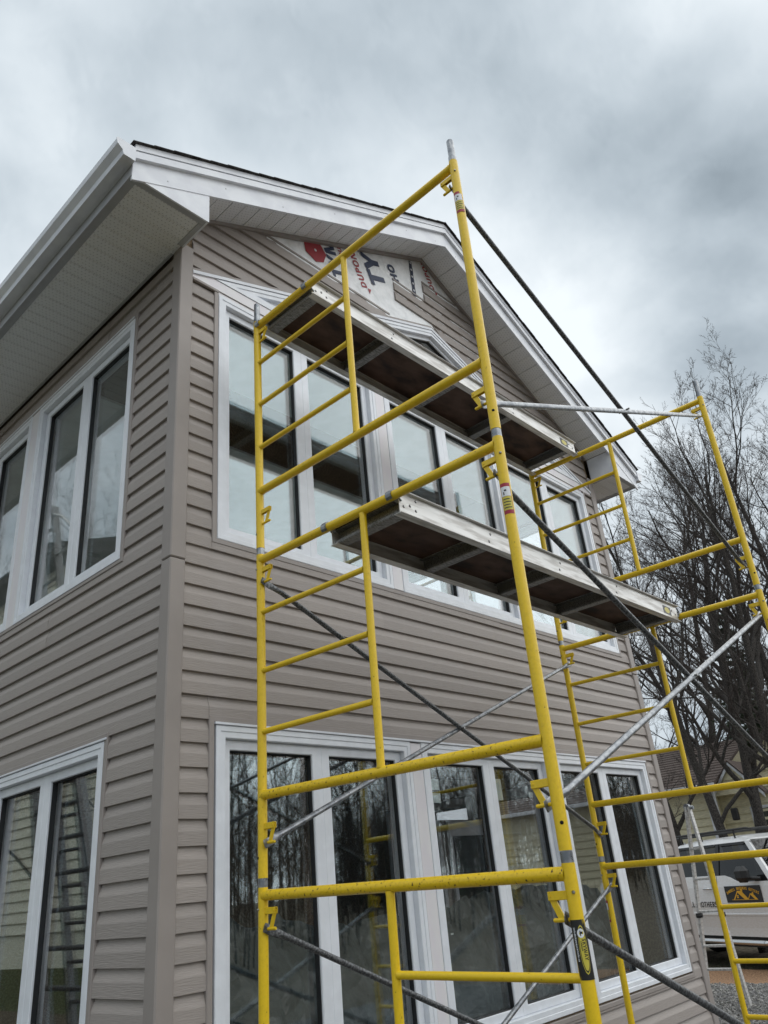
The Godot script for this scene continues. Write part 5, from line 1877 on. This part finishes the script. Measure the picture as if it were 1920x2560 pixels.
# ------------------------------------------------------------------ trees
class BareTree:
	var trunk := MB.new()
	var limb := MB.new()
	var twig := MB.new()
	var r := RandomNumberGenerator.new()
	func bit(m: MB, a: Vector3, b: Vector3, ra: float, rb: float, sides: int) -> void:
		var t := (b - a).normalized()
		var s := t.cross(Vector3.UP if absf(t.y) < 0.95 else Vector3.RIGHT).normalized()
		var w := t.cross(s)
		var pd := s
		for k in range(1, sides + 1):
			var an := TAU * k / sides
			var d := s * cos(an) + w * sin(an)
			var p0 := a + pd * ra
			var p1 := a + d * ra
			var q0 := b + pd * rb
			var q1 := b + d * rb
			m.v.append_array([p0, q1, p1, p0, q0, q1])
			m.n.append_array([pd, d, d, pd, pd, d])
			pd = d
		for q in sides * 6:
			m.uv.append(Vector2.ZERO)
	func grow(at: Vector3, dir: Vector3, length: float, rad: float, level: int, kids: Array, last: int) -> void:
		var n: int = [12, 9, 7, 5, 3, 2][level]
		var p := at
		var d := dir
		var step := length / n
		var m: MB = trunk if level == 0 else limb if level < 3 else twig
		var sides: int = [12, 8, 6, 4, 3, 3][level]
		var wob: float = [0.06, 0.11, 0.11, 0.10, 0.09, 0.09][level]
		var up: float = [0.02, 0.07, 0.06, 0.06, 0.05, 0.04][level]
		var first: float = [0.28, 0.22, 0.18, 0.15, 0.1, 0][level]
		var count: int = kids[level] if level < last else 0
		var made := 0
		for i in n:
			d = (d + Vector3(r.randfn(0, wob), r.randfn(0, wob * 0.7) + up, r.randfn(0, wob))).normalized()
			var q := p + d * step
			var r0 := rad * (1.0 - 0.80 * i / n)
			var r1 := rad * (1.0 - 0.80 * (i + 1) / n)
			bit(m, p, q, r0, r1, sides)
			var f := (i + 1.0) / n
			var want := int(round(count * clampf((f - first) / (1.0 - first), 0, 1)))
			while made < want:
				made += 1
				var sp: float = r.randf_range(0.4, 0.85) if level > 1 else r.randf_range(0.45, 0.95)
				var side := d.cross(Vector3(r.randfn(), r.randfn(), r.randfn())).normalized()
				var cd := (d * cos(sp) + side * sin(sp)).normalized()
				if level < 3:
					cd.y = absf(cd.y) * 0.8 + 0.12
				cd = cd.normalized()
				var k := length * r.randf_range(0.38, 0.62) * (1.0 - 0.45 * f if level > 0 else 1.05 - 0.5 * f)
				grow(p.lerp(q, r.randf()), cd, k, maxf(r1 * r.randf_range(0.52, 0.80), 0.0044), level + 1, kids, last)
			p = q

func tree_proto(sd: int, height: float, rad: float, lean: Vector3, kids: Array, last := 5) -> BareTree:
	var t := BareTree.new()
	t.r.seed = sd
	t.grow(Vector3(0, -0.1, 0), (Vector3.UP + lean).normalized(), height, rad, 0, kids, last)
	return t

func build_trees() -> void:
	var protos := []
	var spec := [[3, 12.5, 0.16, Vector3(0.03, 0, -0.05), [10, 8, 7, 5, 3]], [17, 13.5, 0.19, Vector3(0.0, 0, -0.07), [10, 8, 7, 5, 3]], [29, 13.0, 0.175, Vector3(-0.02, 0, 0.04), [11, 8, 7, 5, 3]]]
	for s in spec:
		protos.append(tree_proto(s[0], s[1], s[2], s[3], s[4]))
	var meshes := []
	for t in protos:
		meshes.append([t.trunk.mesh(M.bark), t.limb.mesh(M.bark), t.twig.mesh(M.twig)])
	# kind, x, z, turn, size, label
	var spots := [
		[0, 14.6, -2.95, 0.0, 0.7, "slim bare tree leaning left just behind the stepladder and pickup"],
		[1, 15.0, -2.45, 0.4, 0.65, "thick dark bare tree trunk crossing the yellow house's porch gable"],
		[2, 14.9, -1.75, 1.9, 0.72, "stout bare tree at the right edge, behind the pickup's windscreen"],
		[1, 17.0, -5.1, 2.6, 0.56, "bare tree rising beside the right eave of the taupe house"],
		[2, 18.5, -3.9, 4.0, 0.82, "tall bare tree whose crown tops the group at the right edge"],
		[0, 17.4, -6.6, 1.2, 0.58, "bare tree lowest in the crown line, closest to the house corner"],
		[0, 16.4, -0.7, 3.3, 0.8, "bare tree partly out of frame on the right, with upright twigs"],
		[2, 22.0, -6.6, 5.2, 0.82, "bare tree behind the yellow house roof, left of its ridge end"],
		[1, 23.5, -8.8, 0.9, 0.68, "bare tree far behind the left end of the brown roof"],
		[1, 21.0, -3.4, 3.9, 0.85, "bare tree behind the yellow house's tall gable"],
		[0, 26.0, -7.5, 2.2, 1.06, "distant bare tree between the two scaffold posts at the right"],
		[2, 27.0, -11.5, 0.2, 0.8, "distant bare tree seen against the house's right corner post"],
		[0, 19.5, -1.6, 0.7, 0.93, "bare tree at the right edge whose twigs rise highest above the scaffold post"],
		[2, 17.5, -2.3, 5.0, 0.82, "bare tree filling the sky between the scaffold brace and the right edge"]]
	var first := []
	for s in spots:
		var k: int = s[0]
		var t := thing("bare_tree", s[5], "tree", Vector3(s[1], ground_y(s[1], s[2]) - 0.05, s[2]), "bare trees behind the pickup")
		t.rotation.y = s[3]
		t.scale = Vector3.ONE * s[4]
		put("trunk", meshes[k][0], t)
		put("branches", meshes[k][1], t)
		tag(put("twigs", meshes[k][2], t), "", "", "", "stuff")
		first.append(t)
	# the wood across the road that the lower front windows mirror
	var wp := tree_proto(41, 12.0, 0.085, Vector3(0.02, 0, 0.03), [10, 7, 5, 4, 3], 4)
	var wm := [wp.trunk.mesh(M.bark), wp.limb.mesh(M.bark), wp.twig.mesh(M.twig)]
	var r := RandomNumberGenerator.new()
	r.seed = 77
	var whole := ArrayMesh.new()
	wp.trunk.add_to(whole, M.bark)
	wp.limb.add_to(whole, M.bark)
	wp.twig.add_to(whole, M.twig)
	var far := MultiMesh.new()
	far.transform_format = MultiMesh.TRANSFORM_3D
	far.mesh = whole
	far.instance_count = 900
	for i in far.instance_count:
		var z := r.randf_range(46.0, 110.0)
		var s := r.randf_range(0.7, 1.25) if i % 3 else r.randf_range(0.25, 0.4)
		if i % 3 == 0:
			z = r.randf_range(15.0, 45.0)
		var x := r.randf_range(0.2, 2.8) * z
		far.set_instance_transform(i, Transform3D(Basis(Vector3.UP, r.randf() * TAU).scaled(Vector3(s, s, s)), Vector3(x, -0.3, z)))
	var fo := MultiMeshInstance3D.new()
	fo.name = "woodland"
	fo.multimesh = far
	add_child(fo, true)
	tag(fo, "far mass of bare woodland mirrored in the lower front windows", "woodland", "", "stuff")
	for i in 80:
		var z := r.randf_range(24.0, 46.0)
		var x := r.randf_range(0.35, 2.6) * z + r.randf_range(-3.0, 3.0)
		var t := thing("wood_tree", "bare tree of the dark wood mirrored in the lower front windows", "tree", Vector3(x, -0.1, z), "bare trees of the mirrored wood")
		t.rotation.y = r.randf() * TAU
		t.scale = Vector3.ONE * r.randf_range(0.75, 1.25)
		put("trunk", wm[0], t)
		put("branches", wm[1], t)
		tag(put("twigs", wm[2], t), "", "", "", "stuff")
	# two small trees on the lawn between the houses, mirrored in the left windows
	for s in [[-2.5, -5.5, 0.48, 0.6], [-2.7, -7.55, 0.5, 2.0]]:
		var t := thing("lawn_tree", "small bare tree %s mirrored in the lower left window" % ("nearer the corner" if s[3] < 1.0 else "farther from the corner"), "tree", Vector3(s[0], 0.0, s[1]))
		t.rotation.y = s[3]
		t.scale = Vector3(s[2], s[2] * 1.1, s[2])
		put("trunk", wm[0], t)
		put("branches", wm[1], t)
		tag(put("twigs", wm[2], t), "", "", "", "stuff")
	# dark evergreen behind the trunks
	var cm := conifer_mesh(5, 9.0)
	for s in [[24.0, -5.0, 1.0, "dark evergreen behind the bare trunks at the right edge"], [27.5, -6.0, 0.9, "second dark evergreen, farther back and lower than the first"]]:
		var t := thing("evergreen_tree", s[3], "tree", Vector3(s[0], -0.3, s[1]), "evergreens behind the yellow house")
		t.scale = Vector3.ONE * s[2]
		put("trunk", cm[0], t)
		tag(put("foliage", cm[1], t), "", "", "", "stuff")
	for i in 14:
		var z := r.randf_range(40.0, 52.0)
		var t := thing("wood_evergreen", "dark evergreen in the wood mirrored in the lower front windows", "tree", Vector3(r.randf_range(0.3, 2.3) * z, -0.2, z), "evergreens of the mirrored wood")
		t.scale = Vector3.ONE * r.randf_range(0.7, 1.1)
		t.rotation.y = r.randf() * TAU
		put("trunk", cm[0], t)
		tag(put("foliage", cm[1], t), "", "", "", "stuff")

func conifer_mesh(sd: int, height: float) -> Array:
	var r := RandomNumberGenerator.new()
	r.seed = sd
	var tk := MB.new()
	tk.tube([Vector3(0, -0.2, 0), Vector3(0, height * 0.98, 0)], [0.16, 0.02], 8)
	var f := MB.new()
	var y := 0.7
	while y < height:
		var reach := (height - y) * 0.30 + 0.15
		var n := int(7 + reach * 3)
		for i in n:
			var a := r.randf() * TAU
			var d := Vector3(cos(a), 0, sin(a))
			var len := reach * r.randf_range(0.65, 1.1)
			var steps := int(5 + len * 6)
			for s in steps:
				var t := (s + 0.5) / steps
				var c := Vector3(0, y - len * 0.28 * t + 0.10 * t * t, 0) + d * len * t
				for q in 5:
					var e := Vector3(r.randfn(0, 0.6), r.randfn(-0.15, 0.35), r.randfn(0, 0.6)) + d * 0.7
					e = e.normalized() * r.randf_range(0.10, 0.24)
					var w := e.cross(Vector3(r.randfn(), r.randfn(), r.randfn())).normalized() * 0.022
					var p := c + Vector3(r.randfn(0, 0.04), r.randfn(0, 0.03), r.randfn(0, 0.04))
					f.tri(p - w, p + w, p + e)
		y += 0.22
	return [tk.mesh(M.bark), f.mesh(M.needles)]
